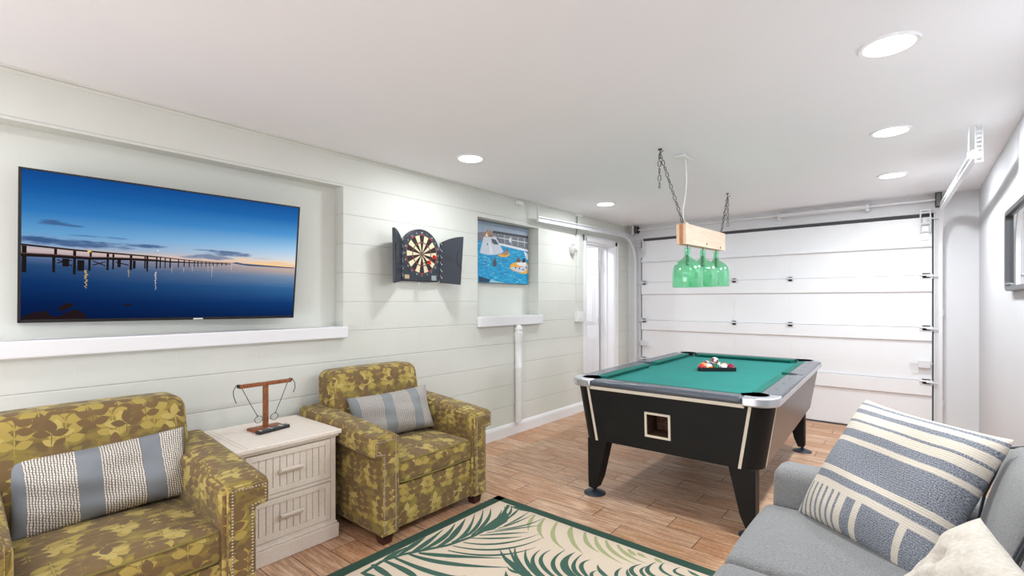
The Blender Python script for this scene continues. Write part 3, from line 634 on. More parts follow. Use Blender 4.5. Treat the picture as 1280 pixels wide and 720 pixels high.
def tv_mat():
    n = N('pier_picture'); u, v, _ = n.sep(n.uv())
    left = [(0,(7,24,62)),(.12,(9,33,78)),(.26,(16,54,106)),(.37,(40,78,124)),(.43,(92,118,158)),(.45,(168,158,172)),(.475,(206,182,178)),(.51,(136,164,196)),(.60,(98,158,206)),(.74,(48,120,186)),(.88,(26,92,162)),(1,(20,72,140))]
    right = [(0,(12,40,86)),(.12,(22,64,122)),(.26,(60,112,164)),(.36,(136,160,188)),(.42,(212,188,172)),(.450,(212,196,192)),(.4545,(242,196,158)),(.49,(244,222,196)),(.53,(212,222,232)),(.62,(160,202,234)),(.74,(84,154,212)),(.88,(38,108,176)),(1,(26,84,152))]
    mk = lambda st: n.ramp(v, [(p, lin(c)) for p, c in st])
    uu = n.math('SMOOTH_MIN', n.math('POWER', u, 1.5), 1.0, .1)
    c = n.mix(uu, mk(left), mk(right))
    nz = n.noise(n.comb(n.math('MULTIPLY', u, 16.0), n.math('MULTIPLY', v, 40.0)), 1.0, 5, .6, .5)
    def cloud(u0, v0, a, b, col, k=1.0):
        nonlocal c
        du = n.math('DIVIDE', n.math('SUBTRACT', u, u0), a); dv = n.math('DIVIDE', n.math('SUBTRACT', v, v0), b)
        d = n.math('ADD', n.math('MULTIPLY', du, du), n.math('MULTIPLY', dv, dv))
        m = n.math('MULTIPLY', n.math('SUBTRACT', n.math('MULTIPLY_ADD', nz, 3.0, -.55), d), k*1.3, clamp=True)
        c = n.mix(n.math('MULTIPLY', m, .92), c, lin(col))
    cloud(.085, .666, .05, .022, (64,98,142)); cloud(.13, .655, .05, .010, (70,104,150), .8)
    cloud(.13, .538, .17, .030, (66,94,138)); cloud(.30, .528, .05, .014, (96,124,160), .8); cloud(.05, .55, .08, .02, (60,90,136))
    cloud(.37, .553, .085, .016, (66,98,142)); cloud(.27, .595, .05, .008, (86,128,176), .8); cloud(.18, .594, .06, .008, (80,118,166), .7)
    cloud(.70, .535, .10, .026, (92,116,152)); cloud(.645, .553, .10, .010, (84,112,152)); cloud(.62, .50, .10, .022, (112,130,160)); cloud(.55, .49, .08, .014, (118,134,164), .8)
    cloud(.745, .50, .035, .012, (246,204,156), .9); cloud(.90, .485, .10, .010, (250,196,146), .7); cloud(.84, .515, .06, .006, (176,180,190), .6)
    st = n.noise(n.comb(n.math('MULTIPLY', u, 3.0), n.math('MULTIPLY', v, 60.0)), 2.0, 3)
    c = n.mix(n.math('MULTIPLY', n.math('MULTIPLY', st, n.math('LESS_THAN', v, .45)), .35), c, lin((8,30,74)))
    e = n.new('ShaderNodeEmission', {'Color': c, 'Strength': 1.0}); n.t.links.new(e.outputs[0], n.out.inputs[0]); return n.m
SM = [tv_mat(), emit('screen_timber',(30,26,28),1), emit('screen_timber_lit',(92,62,52),1), emit('screen_yellow',(236,196,72),1), emit('screen_white',(238,222,206),1), emit('screen_rock',(34,24,28),1), emit('screen_cloud_dark',(62,92,136),1), emit('screen_cloud',(98,122,158),1), emit('screen_shore',(70,84,112),1), emit('screen_gold',(250,206,140),1)]
s = MB(); lay = [0]
x0, x1, y0, y1 = -TW/2+.010, TW/2-.007, -TH/2+.013, TH/2-.007
def poly(pts, m):
    lay[0] += 1; x = .00002*lay[0]-.0025
    pts = [(min(x1,max(x0,a)), min(y1,max(y0,bb))) for a, bb in pts]
    s.add([(x,a,bb) for a, bb in pts], [tuple(range(len(pts)))], m)
s.add([(-.0028,x0,y0),(-.0028,x1,y0),(-.0028,x1,y1),(-.0028,x0,y1)], [(0,1,2,3)], 0)
def smoothp(p, n=2):
    for _ in range(n):
        q = []
        for i in range(len(p)):
            a, c = p[i], p[(i+1) % len(p)]
            q += [(a[0]*.75+c[0]*.25, a[1]*.75+c[1]*.25), (a[0]*.25+c[0]*.75, a[1]*.25+c[1]*.75)]
        p = q
    return p
poly(smoothp([(.305,-.016),(.40,-.012),(.52,-.022),(.594,-.026),(.594,-.031),(.40,-.024)]), 9)
poly(TVD['shore'], 8)
def strip(pts, th0, th1, m):
    n_ = len(pts)
    up = [(a, bb+(th0+(th1-th0)*i/(n_-1))/2) for i, (a, bb) in enumerate(pts)]; dn = [(a, bb-(th0+(th1-th0)*i/(n_-1))/2) for i, (a, bb) in enumerate(pts)]
    for i in range(n_-1): poly([up[i], up[i+1], dn[i+1], dn[i]], m)
for a, z1_, z0_, w in TVD['posts']: poly([(a-w/2,z1_),(a+w/2,z1_),(a+w/2*.9,z0_),(a-w/2*.9,z0_)], 1)
for p, q in TVD['braces']: strip([p, q], .005, .005, 1)
strip([(a, bb) for a, bb in TVD['deck']], .017, .004, 1); strip([(a, bb+.006) for a, bb in TVD['deck'][:6]], .005, .002, 2)
strip(TVD['rail'], .0075, .003, 1); strip([(a, bb-.0035) for a, bb in TVD['rail'][:5]], .003, .001, 2)
for c in TVD['yel'][3:]: poly(smoothp(c, 1), 3)
for cs, m_ in ((TVD['yel'][:3], 3), (TVD['whi'], 4)):
    for c in cs:                                     # rippled lamp reflections: short broken dashes
        a0 = sum(p[0] for p in c)/len(c); b1 = max(p[1] for p in c); b0 = min(p[1] for p in c); w_ = max(p[0] for p in c)-min(p[0] for p in c); n_ = max(3, int((b1-b0)/.006))
        for i in range(n_):
            f = i/n_; bb = b1+(b0-b1)*f; ww = w_*(.34 if w_ < .012 else .30)*(1-.7*f)*random.uniform(.6,1.1); aa = a0+random.uniform(-.12,.12)*w_
            poly([(aa-ww,bb),(aa,bb+.0022),(aa+ww,bb),(aa,bb-.0022)], m_)
for c in TVD['rock']: poly(smoothp(c, 1), 5)
strip([(-.1005,-.013),(-.1005,.016)], .002, .002, 7); poly(smoothp([(-.105,.016),(-.096,.016),(-.096,.022),(-.105,.022)]), 4)
o = s.build('screen', SM, t, smooth=0, recalc=False)
L_ = o.data.uv_layers.new(name='UVMap')
for p in o.data.polygons:
    for li in p.loop_indices:
        q = o.data.vertices[o.data.loops[li].vertex_index].co; L_.data[li].uv = ((q.y-x0)/(x1-x0), (q.z-y0)/(y1-y0))

# ------------------------------------------------------------------ pool-party canvas in the small niche
def water():
    n = N('print_pool_water'); P = n.obj()
    f = n.noise(n.mapping(P, scale=(1,9,22)), 2.2, 4, .6, 1.2)
    return n.pbsdf(n.ramp(f, [(.3, lin((0,112,170))), (.48, lin((8,150,206))), (.62, lin((34,180,222))), (.75, lin((150,220,238)))]), .5)
def pm(nm, c, **k): return plain('print_'+nm, c, .5, **k)
PM = [pm('frame',(24,30,40)), pm('sky',(150,166,186), var=.25, scale=9), pm('crowd',(120,124,136), var=.55, scale=60), pm('rail',(28,34,46)), pm('kerb',(228,232,238)), water(), pm('hull',(206,212,226), var=.12, scale=10), pm('tan',(176,130,92), var=.4, scale=60), pm('shadow',(70,76,92)), pm('raft',(238,176,62), var=.1), pm('skin',(120,78,58), var=.3), pm('dock',(24,60,96)), pm('pale',(150,206,226))]
t = thing('canvas_print', 'small canvas print of rafts and a white cone in a blue pool, in the niche', 'wall art', (-.127,3.597,1.776))
b = MB(); b.box((0,-.386,-.292),(.030,.386,.292)); b.build('stretcher', PM[0], t, bevel=.002)
s = MB(); k_ = [0]
def pp(pts, m, sm=0):
    k_[0] += 1; x = .0302+.00004*k_[0]; pts = smoothp([(a*1.0247, bb*1.0) for a, bb in pts], sm) if sm else [(a*1.0247, bb) for a, bb in pts]
    s.add([(x,max(-.383,min(.383,a)),max(-.289,min(.289,bb))) for a, bb in pts], [tuple(range(len(pts)))], m)
s.add([(.0301,-.384,-.29),(.0301,.384,-.29),(.0301,.384,.29),(.0301,-.384,.29)], [(0,1,2,3)], 1)
D_ = POS
pp([(-.38,.175),(-.16,.205),(.38,.198),(.38,.06),(0,.09),(-.38,.08)], 2); pp(D_['dark'], 3)
pp([(-.38,.10),(-.10,.09),(.38,.055),(.38,-.29),(-.38,-.29)], 5)
for i in range(14):
    a = -.1+i*.034; pp([(a,.19),(a+.004,.19),(a+.004,.10),(a,.10)], 3 if i % 3 else 4)
pp([(-.16,.160),(.38,.150),(.38,.143),(-.16,.153)], 4)
pp(D_['edge'], 4); pp(D_['wht'], 4)
pp([(.30,.05),(.372,.03),(.372,-.03),(.345,-.03)], 4)
pp(D_['cone'], 6); pp([(-.309,.141),(-.285,.19),(-.262,.178),(-.245,.222),(-.222,.19),(-.20,.225),(-.18,.185),(-.157,.152)], 7); pp([(-.27,.15),(-.25,.19),(-.235,.15)], 4); pp([(-.21,.15),(-.2,.18),(-.185,.15)], 8); pp(D_['conewin'], 8); pp([(-.225,.10),(-.20,.10),(-.165,-.01),(-.205,-.01)], 4); pp([(-.25,.085),(-.238,.087),(-.238,.066),(-.25,.066)], 8)
pp([(-.13,.21),(-.12,.21),(-.08,.13),(-.095,.13)], 8)
pp(D_['raft1'], 9, 1); pp(D_['raft1p'], 7, 1); pp(smoothp([(.03,.03),(.05,.03),(.05,.06),(.03,.06)]), 10)
pp(D_['raft2'], 9, 1); pp(D_['raft2w'], 6, 1); pp(D_['p2a'], 3, 1); pp(D_['p2b'], 3, 1)
for a, z in ((.16,-.135),(.22,-.14),(.28,-.15),(.33,-.125)): pp([(a,z),(a+.02,z+.005),(a+.018,z+.02),(a-.002,z+.016)], 3)
pp([(.18,-.06),(.25,-.07),(.33,-.055),(.35,-.10),(.2,-.105)], 4, 1); pp(D_['p2a'], 10, 2); pp(D_['p2b'], 3, 2)
pp(D_['swim'], 8, 1); pp(smoothp([(-.145,-.05),(-.125,-.05),(-.125,-.08),(-.145,-.08)]), 10)
[pp([(a,z),(a+.05,z+.004),(a+.06,z-.003)], 12) for a, z in ((-.32,-.05),(-.27,-.06),(-.31,-.08),(-.25,-.09),(-.33,-.11),(-.28,-.13),(-.10,-.10),(-.02,-.20),(.1,-.22),(-.2,-.2),(.2,-.25))]
pp(D_['dock'], 11); pp(D_['dock2'], 12)
s.build('print', PM, t, smooth=0, recalc=False)

# ------------------------------------------------------------------ dartboard cabinet
t = thing('dartboard_cabinet', 'black dartboard cabinet with both doors open on the left wall', 'dartboard', (0,2.435,1.66))
def arch(r, zb, n=24, cr=.03):
    P = [(r*cos(pi*i/n), .022+r*1.02*sin(pi*i/n)) for i in range(n+1)]
    for k in range(5): a = pi+pi/2*k/4; P.append((-r+cr+cr*cos(a), zb+cr+cr*sin(a)))
    for k in range(5): a = 3*pi/2+pi/2*k/4; P.append((r-cr+cr*cos(a), zb+cr+cr*sin(a)))
    return P
mb = MB(); mb.prism(arch(.19,-.197), YZ, .001, .045); mb.build('cabinet_back', M['dark_grey_plastic'], t, bevel=.006, seg=3)
DM = [plain('dart_black',(30,28,28),.5), plain('dart_cream',(240,216,180),.5), plain('dart_red',(206,50,52),.5), plain('dart_green',(24,96,80),.5), plain('dart_ring_grey',(52,58,68),.5), plain('dart_number',(214,214,208),.5)]
mb = MB(); C_ = (0,.018)
def ring(r0, r1, m, k=None, x=.0485):
    for i in range(20):
        if k is not None and i % 2 != k: continue
        V = []
        for r in (r0, r1):
            for j in range(5):
                a = radians(99-18*i-18*j/4); V.append((x, C_[0]+r*cos(a), C_[1]+r*sin(a)))
        mb.add(V, [(j, j+1, 6+j, 5+j) for j in range(4)], m)
R_ = .18
mb.lathe([(0,0),(R_,0),(R_,.004)], (0,0,0), 48, 4, True, Matrix.Translation((.0432,C_[0],C_[1])) @ Matrix.Rotation(pi/2, 4, 'Y'))
for k in (0,1):
    ring(.012,.088,[0,1][k],k); ring(.088,.094,[2,3][k],k,.0487); ring(.094,.149,[0,1][k],k); ring(.149,.156,[2,3][k],k,.0487)
mb.lathe([(0,.002),(.016,.002),(.016,0)], (0,0,0), 16, 3, True, Matrix.Translation((.047,C_[0],C_[1])) @ Matrix.Rotation(pi/2, 4, 'Y'))
mb.lathe([(0,.004),(.007,.004),(.007,0)], (0,0,0), 12, 2, True, Matrix.Translation((.047,C_[0],C_[1])) @ Matrix.Rotation(pi/2, 4, 'Y'))
for r in (.012,.088,.094,.149,.156):
    mb.tube([(.049,C_[0]+r*cos(2*pi*i/40),C_[1]+r*sin(2*pi*i/40)) for i in range(40)], .0011, 4, 4, True)
for i in range(20):
    a = radians(99-18*i); mb.tube([(.049,C_[0]+.012*cos(a),C_[1]+.012*sin(a)),(.049,C_[0]+.156*cos(a),C_[1]+.156*sin(a))], .0011, 4, 4)
    # number ring
    a = radians(90-18*i)
    cu = bpy.data.curves.new('n','FONT'); cu.body = str([20,1,18,4,13,6,10,15,2,17,3,19,7,16,8,11,14,9,12,5][i]); cu.size = .019; cu.align_x = 'CENTER'; cu.align_y = 'CENTER'
    tmp = bpy.data.objects.new('n', cu); COL.objects.link(tmp); bpy.context.view_layer.update()
    me = bpy.data.meshes.new_from_object(tmp)
    mb.add([(.0492, C_[0]+.1675*cos(a)+v.co.x, C_[1]+.1675*sin(a)+v.co.y) for v in me.vertices], [tuple(p.vertices) for p in me.polygons], 5)
    bpy.data.objects.remove(tmp); bpy.data.curves.remove(cu); bpy.data.meshes.remove(me)
mb.build('dartboard_face', DM, t, smooth=0, recalc=False)
b = MB(); b.box((.045,-.165,-.178),(.0475,-.122,-.148)); b.build('score_panel', plain('score_sticker',(196,178,140),.5,var=.4,scale=80), t)
b = MB(); b.box((.045,.10,-.185),(.0475,.150,-.146)); b.build('score_display', plain('lcd_window',(150,160,164),.4), t)
b = MB(); b.lathe([(.012,0),(.012,.012)], (-.02,0,0), 12, 0, True, Matrix.Translation((.001,0,-.23)) @ Matrix.Rotation(pi/2,4,'Y')); b.tube([(.006,-.02,-.197),(.006,-.02,-.225)], .004, 6); b.build('hanging_plug', M['plastic_white'], t)
for sg in (-1, 1):
    # door leaf, hinged at the side of the cabinet; local a runs from the hinge outwards
    d = thing('cabinet_door', None, None, (.04,sg*.192,0)); d.parent = t

    d.rotation_euler = (0, 0, radians(-51 if sg < 0 else 43))
    # local x = along leaf from hinge
    P = [(0,-.2),(.168,-.218),(.172,-.214),(.196,.178)]
    for i in range(9):
        a = i/8; P.append((.196*(1-a)+.0*a, .178-.055*a*a))
    q = []
    for p in P:
        if not q or (abs(p[0]-q[-1][0])+abs(p[1]-q[-1][1])) > 1e-4: q.append(p)
    th = (-.004,.018) if sg > 0 else (-.018,.004)
    m = MB(); m.prism(q, XZ, th[0], th[1]); m.build('door_shell', M['dark_grey_plastic'], d, bevel=.004, seg=3)
    fy = th[0]-.001 if sg > 0 else th[1]+.001
    sy = -1 if sg > 0 else 1
    for k in range(6):
        m = MB(); z = .12-.055*k
        m.tube([(.004,fy+sy*.002,z+.016),(.012,fy+sy*.014,z),(.024,fy+sy*.010,z-.012)], .0022, 6)
        m.build('dart_clip', M['chrome'], d)
    m = MB(); m.loft([[(.178+.035*cos(a)*s_ if cos(a) < 0 else .178, fy+sy*yy, .0+.075*sin(a)*s_) for a in [2*pi*i/24 for i in range(24)]] for yy, s_ in ((0,1),(.008,1),(.012,.9))])
    m.build('finger_pull', M['dark_grey_plastic'], d)
    m = MB(); m.box((.055,min(fy,fy+sy*.0006),-.005),(.105,max(fy,fy+sy*.0006),.008)); m.box((.05,min(fy,fy+sy*.0006),-.03),(.115,max(fy,fy+sy*.0006),-.027))
    m.build('printed_mark', plain('mark_grey',(38,44,54),.5), d)
red = plain('dart_flight_red',(232,62,30),.45)
for y, z, ry, lb in ((2.472,1.645,-8,'red dart stuck higher and further right in the dartboard'),(2.419,1.601,4,'red dart stuck lower in the dartboard, left of the other dart')):
    dt = thing('dart', lb, 'dart', (.05,y-.0,z+.005), rot=(0,0,0), group='red darts in the dartboard')
    m = MB(); m.lathe([(.0008,0),(.001,.025),(.0035,.03),(.0035,.07),(.002,.075),(.002,.12),(.0,.125)], n=8, X=Matrix.Rotation(pi/2,4,'Y') @ Matrix.Rotation(0,4,'Z')); m.build('barrel', M['black_plastic'], dt)
    for a in (0, 90, 180, 270):
        m = MB(); X = Matrix.Rotation(radians(a+35), 4, 'X')
        m.prism([(.085,.001),(.096,.018),(.118,.019),(.124,.012),(.118,.001)], XZ, -.0006, .0006, X=X); m.build('flight', red, dt)

# ------------------------------------------------------------------ bottle lamp over the pool table
t = thing('pendant_lamp', 'hanging wooden beam lamp with three green glass bottle shades above pool table', 'pendant lamp', (1.725,3.93,1.735))
BA, BB = -.47, .47
m = MB(); X = Matrix.Rotation(radians(1.6), 4, 'X')
m.box((.012,BA,0),(.036,BB,.15), X=X); m.box((-.036,BA,0),(-.012,BB,.15), X=X); 
m.build('beam', M['pale_wood'], t, bevel=.002)
m = MB(); m.box((-.012,BA-.002,.004),(.012,BB,.15), X=X); m.build('beam_core', M['end_grain'], t, bevel=.001)['label'] = 'orange end grain core'
for yy in (-.02,.33):
    MB().lathe([(0,.003),(.008,.003),(.008,0)], n=10, X=Matrix.Translation((.036,yy,.028)) @ Matrix.Rotation(pi/2,4,'Y')).build('bolt', M['dark_gap'], t)
for k, yy in enumerate((-.345,-.005,.33)):
    zz = -.028+.012*k
    prof = [(.022,0),(.024,-.006),(.021,-.012),(.021,-.055),(.025,-.070),(.042,-.086),(.068,-.102),(.089,-.124),(.101,-.150),(.107,-.185),(.107,-.29),(.104,-.296)]
    m = MB(); m.lathe([(r,z+zz) for r, z in prof], (0,yy,0), 36, closed=False)
    o = m.build('bottle_shade', M['glass'], t, smooth=180)
    md = o.modifiers.new('wall', 'SOLIDIFY'); md.thickness = .003; md.offset = -1
    m = MB(); m.tube([(0,yy,.02),(0,yy,zz-.10)], .0035, 6); m.lathe([(.012,-.02),(.014,-.03),(.014,-.1),(.010,-.105)], (0,yy,zz-.03), 10)
    m.build('lamp_holder', M['cord_black'] if k else M['cord_black'], t)
def chain(pts, pitch=.046, r=.0032, w=.0135):
    m = MB(); P = [Vector(p) for p in pts]; k = 0
    for a, b in zip(P, P[1:]):
        n_ = max(1, round((b-a).length/pitch)); d = (b-a).normalized()
        u = d.orthogonal().normalized(); v = d.cross(u)
        for i in range(n_):
            c = a+(b-a)*((i+.5)/n_); s_ = u if k % 2 else v; k += 1; h = pitch*.36
            loop = []
            for j in range(10):
                an = 2*pi*j/10; loop.append(c+s_*w*.75*cos(an)+d*(h*.62*sin(an)+(h*.55 if sin(an) > .01 else -h*.55 if sin(an) < -.01 else 0)))
            m.tube(loop, r, 5, 0, True)
    return m
hk0 = Vector((1.717,3.10,2.30))-Vector(t.location); hk1 = Vector((1.671,4.78,2.29))-Vector(t.location)
chain([hk0, (0,BA+.03,.15)]).build('chain', M['steel'], t)
chain([hk0+Vector((0,-.01,0)), hk0+Vector((0,-.01,-.24))]).build('chain_tail', M['steel'], t)
chain([hk1, (0,BB-.0,.165)]).build('chain', M['steel'], t)
chain([hk1+Vector((0,.012,0)), hk1+Vector((0,.012,-.28))]).build('chain_tail', M['steel'], t)
for h in (hk0, hk1):
    m = MB(); z = H-1.735-h.z
    m.tube([h+Vector((0,0,z)), h+Vector((0,0,.012)), h+Vector((0,.008,0)), h+Vector((0,0,-.010)), h+Vector((0,-.012,-.004)), h+Vector((.03,-.02,.008))], .0035, 6); m.lathe([(.014,z-.001),(.014,z-.006),(.004,z-.012)], tuple(h), 12)
    m.build('ceiling_hook', M['steel'], t)
for yy in (BA+.03, BB-.0):
    MB().tube([(0,yy+.012*cos(2*pi*i/12),.158+.012*sin(2*pi*i/12)) for i in range(12)], .003, 5, 0, True).build('eye_bolt', M['steel'], t)
cp = Vector((1.775,3.385,H-.001))-Vector(t.location)
MB().box((cp.x-.035,cp.y-.085,cp.z-.016),(cp.x+.035,cp.y+.085,cp.z)).build('ceiling_plate', M['plastic_white'], t, bevel=.005)
pts = [cp+Vector((0,.02,-.012))]
for i in range(1, 13):
    f = i/12; q = (cp+Vector((0,.02,-.012))).lerp(Vector((0,BA+.06,.155)), f); q.z -= .06*sin(pi*f); q.x += .01*sin(2*pi*f); pts.append(q)
pts += [Vector((.0,BA+.02,.175)), Vector((-.005,BA+.10,.16)), Vector((0,BA+.16,.152))]
MB().tube(pts, .0035, 6).build('cord', M['plastic_white'], t)
# ------------------------------------------------------------------ pool table
PT = thing('pool_table', 'black pool table with green felt and rounded chrome corners', 'pool table', (1.815,3.865,0), radians(1.8))
HX, HY, ZT = .625, 1.11, .79
def arc(cx_, cy_, r, a0, a1, n=8): return [(cx_+r*cos(radians(a0+(a1-a0)*i/n)), cy_+r*sin(radians(a0+(a1-a0)*i/n))) for i in range(n+1)]
# body: lofted shell, tapering downwards, with an opening for the ball return in the near end
def rr(hx, hy, r, z, n=8): return rrect(hx, hy, r, z, n)
zt, zb_ = .738, .385
tp, bt = rr(.605,1.075,.11,zt), rr(.548,1.055,.11,zb_)
m = MB(); n_ = len(tp); V = tp+bt; F = []
for i in range(n_):
    j = (i+1) % n_
    flat_front = tp[i][1] < -1.0 and tp[j][1] < -1.0 and abs(tp[i][1]-tp[j][1]) < 1e-6
    if flat_front: ff = (i, j)
    else: F.append((i, j, n_+j, n_+i))
F += [tuple(range(n_, 2*n_))]
m.add(V, F)
A, B = tp[ff[0]], tp[ff[1]]; C2, D2 = bt[ff[0]], bt[ff[1]]           # A,C left; B,D right
fy = lambda z: A[1]+(C2[1]-A[1])*(zt-z)/(zt-zb_)
wx, wz0, wz1 = .067, .484, .612
wo = -.022; h = [(wo-wx,wz0),(wo+wx,wz0),(wo+wx,wz1),(wo-wx,wz1)]; hv = [(a,fy(z),z) for a, z in h]
m.add([C2, D2, B, A]+hv, [(0,1,5,4),(1,2,6,5),(2,3,7,6),(3,0,4,7)])
m.build('cabinet', M['black_laminate'], PT, smooth=30)
m = MB(); bk = [(a,fy(z)+.16,z) for a, z in h]
m.add(hv+bk, [(0,1,5,4),(1,2,6,5),(2,3,7,6),(3,0,4,7),(4,5,6,7)]); m.build('ball_return_box', M['recess'], PT, smooth=0)
m = MB(); wl = wo-wx; wr = wo+wx
for a0, b0, a1, b1 in ((wl-.013,wz0-.013,wr+.013,wz0),(wl-.013,wz1,wr+.013,wz1+.013),(wl-.013,wz0,wl,wz1),(wr,wz0,wr+.013,wz1)):
    m.loft([[(a0,fy(b0)-.006,b0),(a1,fy(b0)-.006,b0),(a1,fy(b1)-.006,b1),(a0,fy(b1)-.006,b1)],[(a0,fy(b0)+.004,b0),(a1,fy(b0)+.004,b0),(a1,fy(b1)+.004,b1),(a0,fy(b1)+.004,b1)]])
m.build('ball_return_frame', M['cream_trim'], PT, smooth=0)
# side panels: wall glare painted in as a lighter, browner laminate colour
for sx in (-1,1):
    m = MB(); q = []
    for z, hx, hy in ((zt-.001,.605,1.075-.115),(zb_+.001,.548,1.055-.115)):
        q.append([(sx*(hx+.0015),-hy,z),(sx*(hx+.0015),hy,z)])
    m.add([q[0][0],q[0][1],q[1][1],q[1][0],(q[0][0][0]-sx*.004,q[0][0][1],q[0][0][2]),(q[0][1][0]-sx*.004,q[0][1][1],q[0][1][2]),(q[1][1][0]-sx*.004,q[1][1][1],q[1][1][2]),(q[1][0][0]-sx*.004,q[1][0][1],q[1][0][2])], [(0,1,2,3),(0,1,5,4),(2,3,7,6),(1,2,6,5),(3,0,4,7)])
    m.build('side_panel', M['side_glare_laminate'], PT, smooth=0)
# slim pale strips where the corner panels meet, and along the top
for sx in (-1,1):
    for sy in (-1,1):
        for kind in (0,1):
            if kind == 0: a, b = (sx*(.605-.11),sy*1.078,zt), (sx*(.548-.11),sy*1.058,zb_); w = (.008,0)
            else: a, b = (sx*.608,sy*(1.075-.11),zt), (sx*.551,sy*(1.055-.11),zb_); w = (0,.004)
            m = MB(); r0 = [(a[0]-w[0],a[1]-w[1],a[2]),(a[0]+w[0],a[1]+w[1],a[2]),(a[0]+w[0]-sx*(.006 if kind else 0),a[1]+w[1]-sy*(0 if kind else .006),a[2]),(a[0]-w[0]-sx*(.006 if kind else 0),a[1]-w[1]-sy*(0 if kind else .006),a[2])]
            d = Vector(b)-Vector(a); m.loft([r0, [tuple(Vector(p)+d) for p in r0]]); m.build('corner_strip', M['cream_trim'], PT, smooth=0)
for sy in (-1,1):
    m = MB(); m.box((-.47,min(sy*1.07,sy*1.098),.728),(.47,max(sy*1.07,sy*1.098),.750)); m.build('end_trim', M['cream_trim'], PT, bevel=.003)
for sx in (-1,1):
    m = MB(); m.box((min(sx*.60,sx*.622),-.97,.734),(max(sx*.60,sx*.622),.97,.758)); m.build('side_trim', M['chrome'], PT, bevel=.003)
    m = MB(); m.box((min(sx*.612,sx*.6262),-.955,.757),(max(sx*.612,sx*.6262),.955,.772)); m.build('side_trim', M['chrome'], PT, bevel=.002)
# bed with pocket bites
PR, SR = .043, .052
PC = (.526, 1.011)
CR, CC = .064, (.503, .988)
bed = []
def bite(cx_, cy_, r, a0, a1): return arc(cx_, cy_, r, a0, a1, 8)
e = .515; f = 1.0; eb, fb = .532, 1.017
sa = math.degrees(math.acos((.53-e)/SR)); ca = math.degrees(math.acos((eb-PC[0])/PR)); cb = math.degrees(math.asin((fb-PC[1])/PR)); sb = math.degrees(math.acos((.549-eb)/SR))
bed += bite(.549,0,SR,180+sb,180-sb)
bed += bite(PC[0],PC[1],PR,360-ca,180-cb)
bed += bite(-PC[0],PC[1],PR,cb,-180+ca)
bed += bite(-.549,0,SR,sb,-sb)
bed += bite(-PC[0],-PC[1],PR,180-ca,-cb)
bed += bite(PC[0],-PC[1],PR,180+cb,ca)
m = MB(); m.prism([(max(-.56,min(.56,a)),max(-1.045,min(1.045,b))) for a, b in bed], XY, .735, .757); m.build('playing_bed', M['felt'], PT, smooth=0)
# pocket liners
for cx_, cy_, r in [(sx*PC[0],sy*PC[1],PR-.001) for sx in (-1,1) for sy in (-1,1)]+[(-.546,0,SR-.001),(.546,0,SR-.001)]:
    m = MB(); m.lathe([(r,.756),(r*.8,.70),(.01,.695)], (cx_,cy_,0), 24, closed=False); m.build('pocket', M['black_plastic'], PT)
# rails: side halves bitten by the side pocket, end rails, chrome corner castings
CO = .165                                           # chrome corner length
for sx in (-1,1):
    P = [(HX,-HY+CO),(HX,HY-CO),(e,HY-CO)]+arc(.53,0,SR,180-sa,sa-180,8)+[(e,-HY+CO)]
    P = [(sx*a,b) for a, b in P]
    m = MB(); m.prism(P, XY, .752, ZT); m.build('side_rail', M['rail_laminate'], PT, bevel=.008, seg=3)
for sy in (-1,1):
    P = [(-HX+CO,sy*HY),(HX-CO,sy*HY),(HX-CO,sy*f),(-HX+CO,sy*f)]
    m = MB(); m.prism(P, XY, .748, ZT); m.build('end_rail', M['rail_laminate'], PT, bevel=.018, seg=5)
for sx in (-1,1):
    for sy in (-1,1):
        r = .115
        P = [(HX+.004,HY-CO)]+arc(HX+.004-r,HY+.004-r,r,0,90,10)+[(HX-CO,HY+.004),(HX-CO,f)]
        b0 = math.degrees(math.atan2(f-CC[1], -(sqrt(max(0,CR**2-(f-CC[1])**2))))); b1 = math.degrees(math.atan2(-sqrt(max(0,CR**2-(e-CC[0])**2)), e-CC[0]))
        P += arc(CC[0],CC[1],CR,b0,b1,12)+[(e,HY-CO)]
        P = [(sx*a,sy*b) for a, b in P]
        m = MB(); m.prism(P, XY, .742, ZT+.002); m.build('corner_casting', M['chrome'], PT, bevel=.011, seg=4)
# cushions with a sloped nose, mitred at the pockets
def cushion(p0, p1, inward, c0, c1):
    """along p0-p1 (rail side); inward = unit vector to the bed; c0,c1 = mitre lengths"""
    d = Vector((p1[0]-p0[0],p1[1]-p0[1],0)).normalized(); iw = Vector(inward); w = .05
    ring = lambda p, s_, c: [p+Vector((0,0,.757)), p+Vector((0,0,ZT-.001)), p+iw*(w*.96)+d*s_*c*.96+Vector((0,0,ZT-.004)), p+iw*w+d*s_*c+Vector((0,0,ZT-.012)), p+iw*(w*.62)+d*s_*c*.62+Vector((0,0,.757))]
    mm = MB(); mm.loft([ring(Vector((*p0,0)),1,c0), ring(Vector((*p1,0)),-1,c1)]); 
    return mm.build('cushion', M['cushion'], PT, smooth=20)
for sx in (-1,1):
    for sy in (-1,1):
        cushion((sx*e,sy*.062), (sx*e,sy*(f-.075)), (-sx,0,0), .022, .05)
for sy in (-1,1): cushion((-e+.075,sy*f), (e-.075,sy*f), (0,-sy,0), .05, .05)
# sights
for sx in (-1,1):
    for y in (-.72,-.48,-.24,.24,.48,.72):
        MB().lathe([(0,.0008),(.007,.0008),(.007,0)], (sx*.565,y,ZT), 10).build('sight', M['dark_gap'], PT)
for sy in (-1,1):
    for x in (-.24,0,.24): MB().lathe([(0,.0008),(.006,.0008),(.006,0)], (x,sy*1.045,ZT), 10).build('sight', M['dark_gap'], PT)
for sx in (-1,1): MB().lathe([(0,.0008),(.016,.0008),(.016,0)], (sx*.60,0,ZT), 14).build('sight', M['dark_gap'], PT)
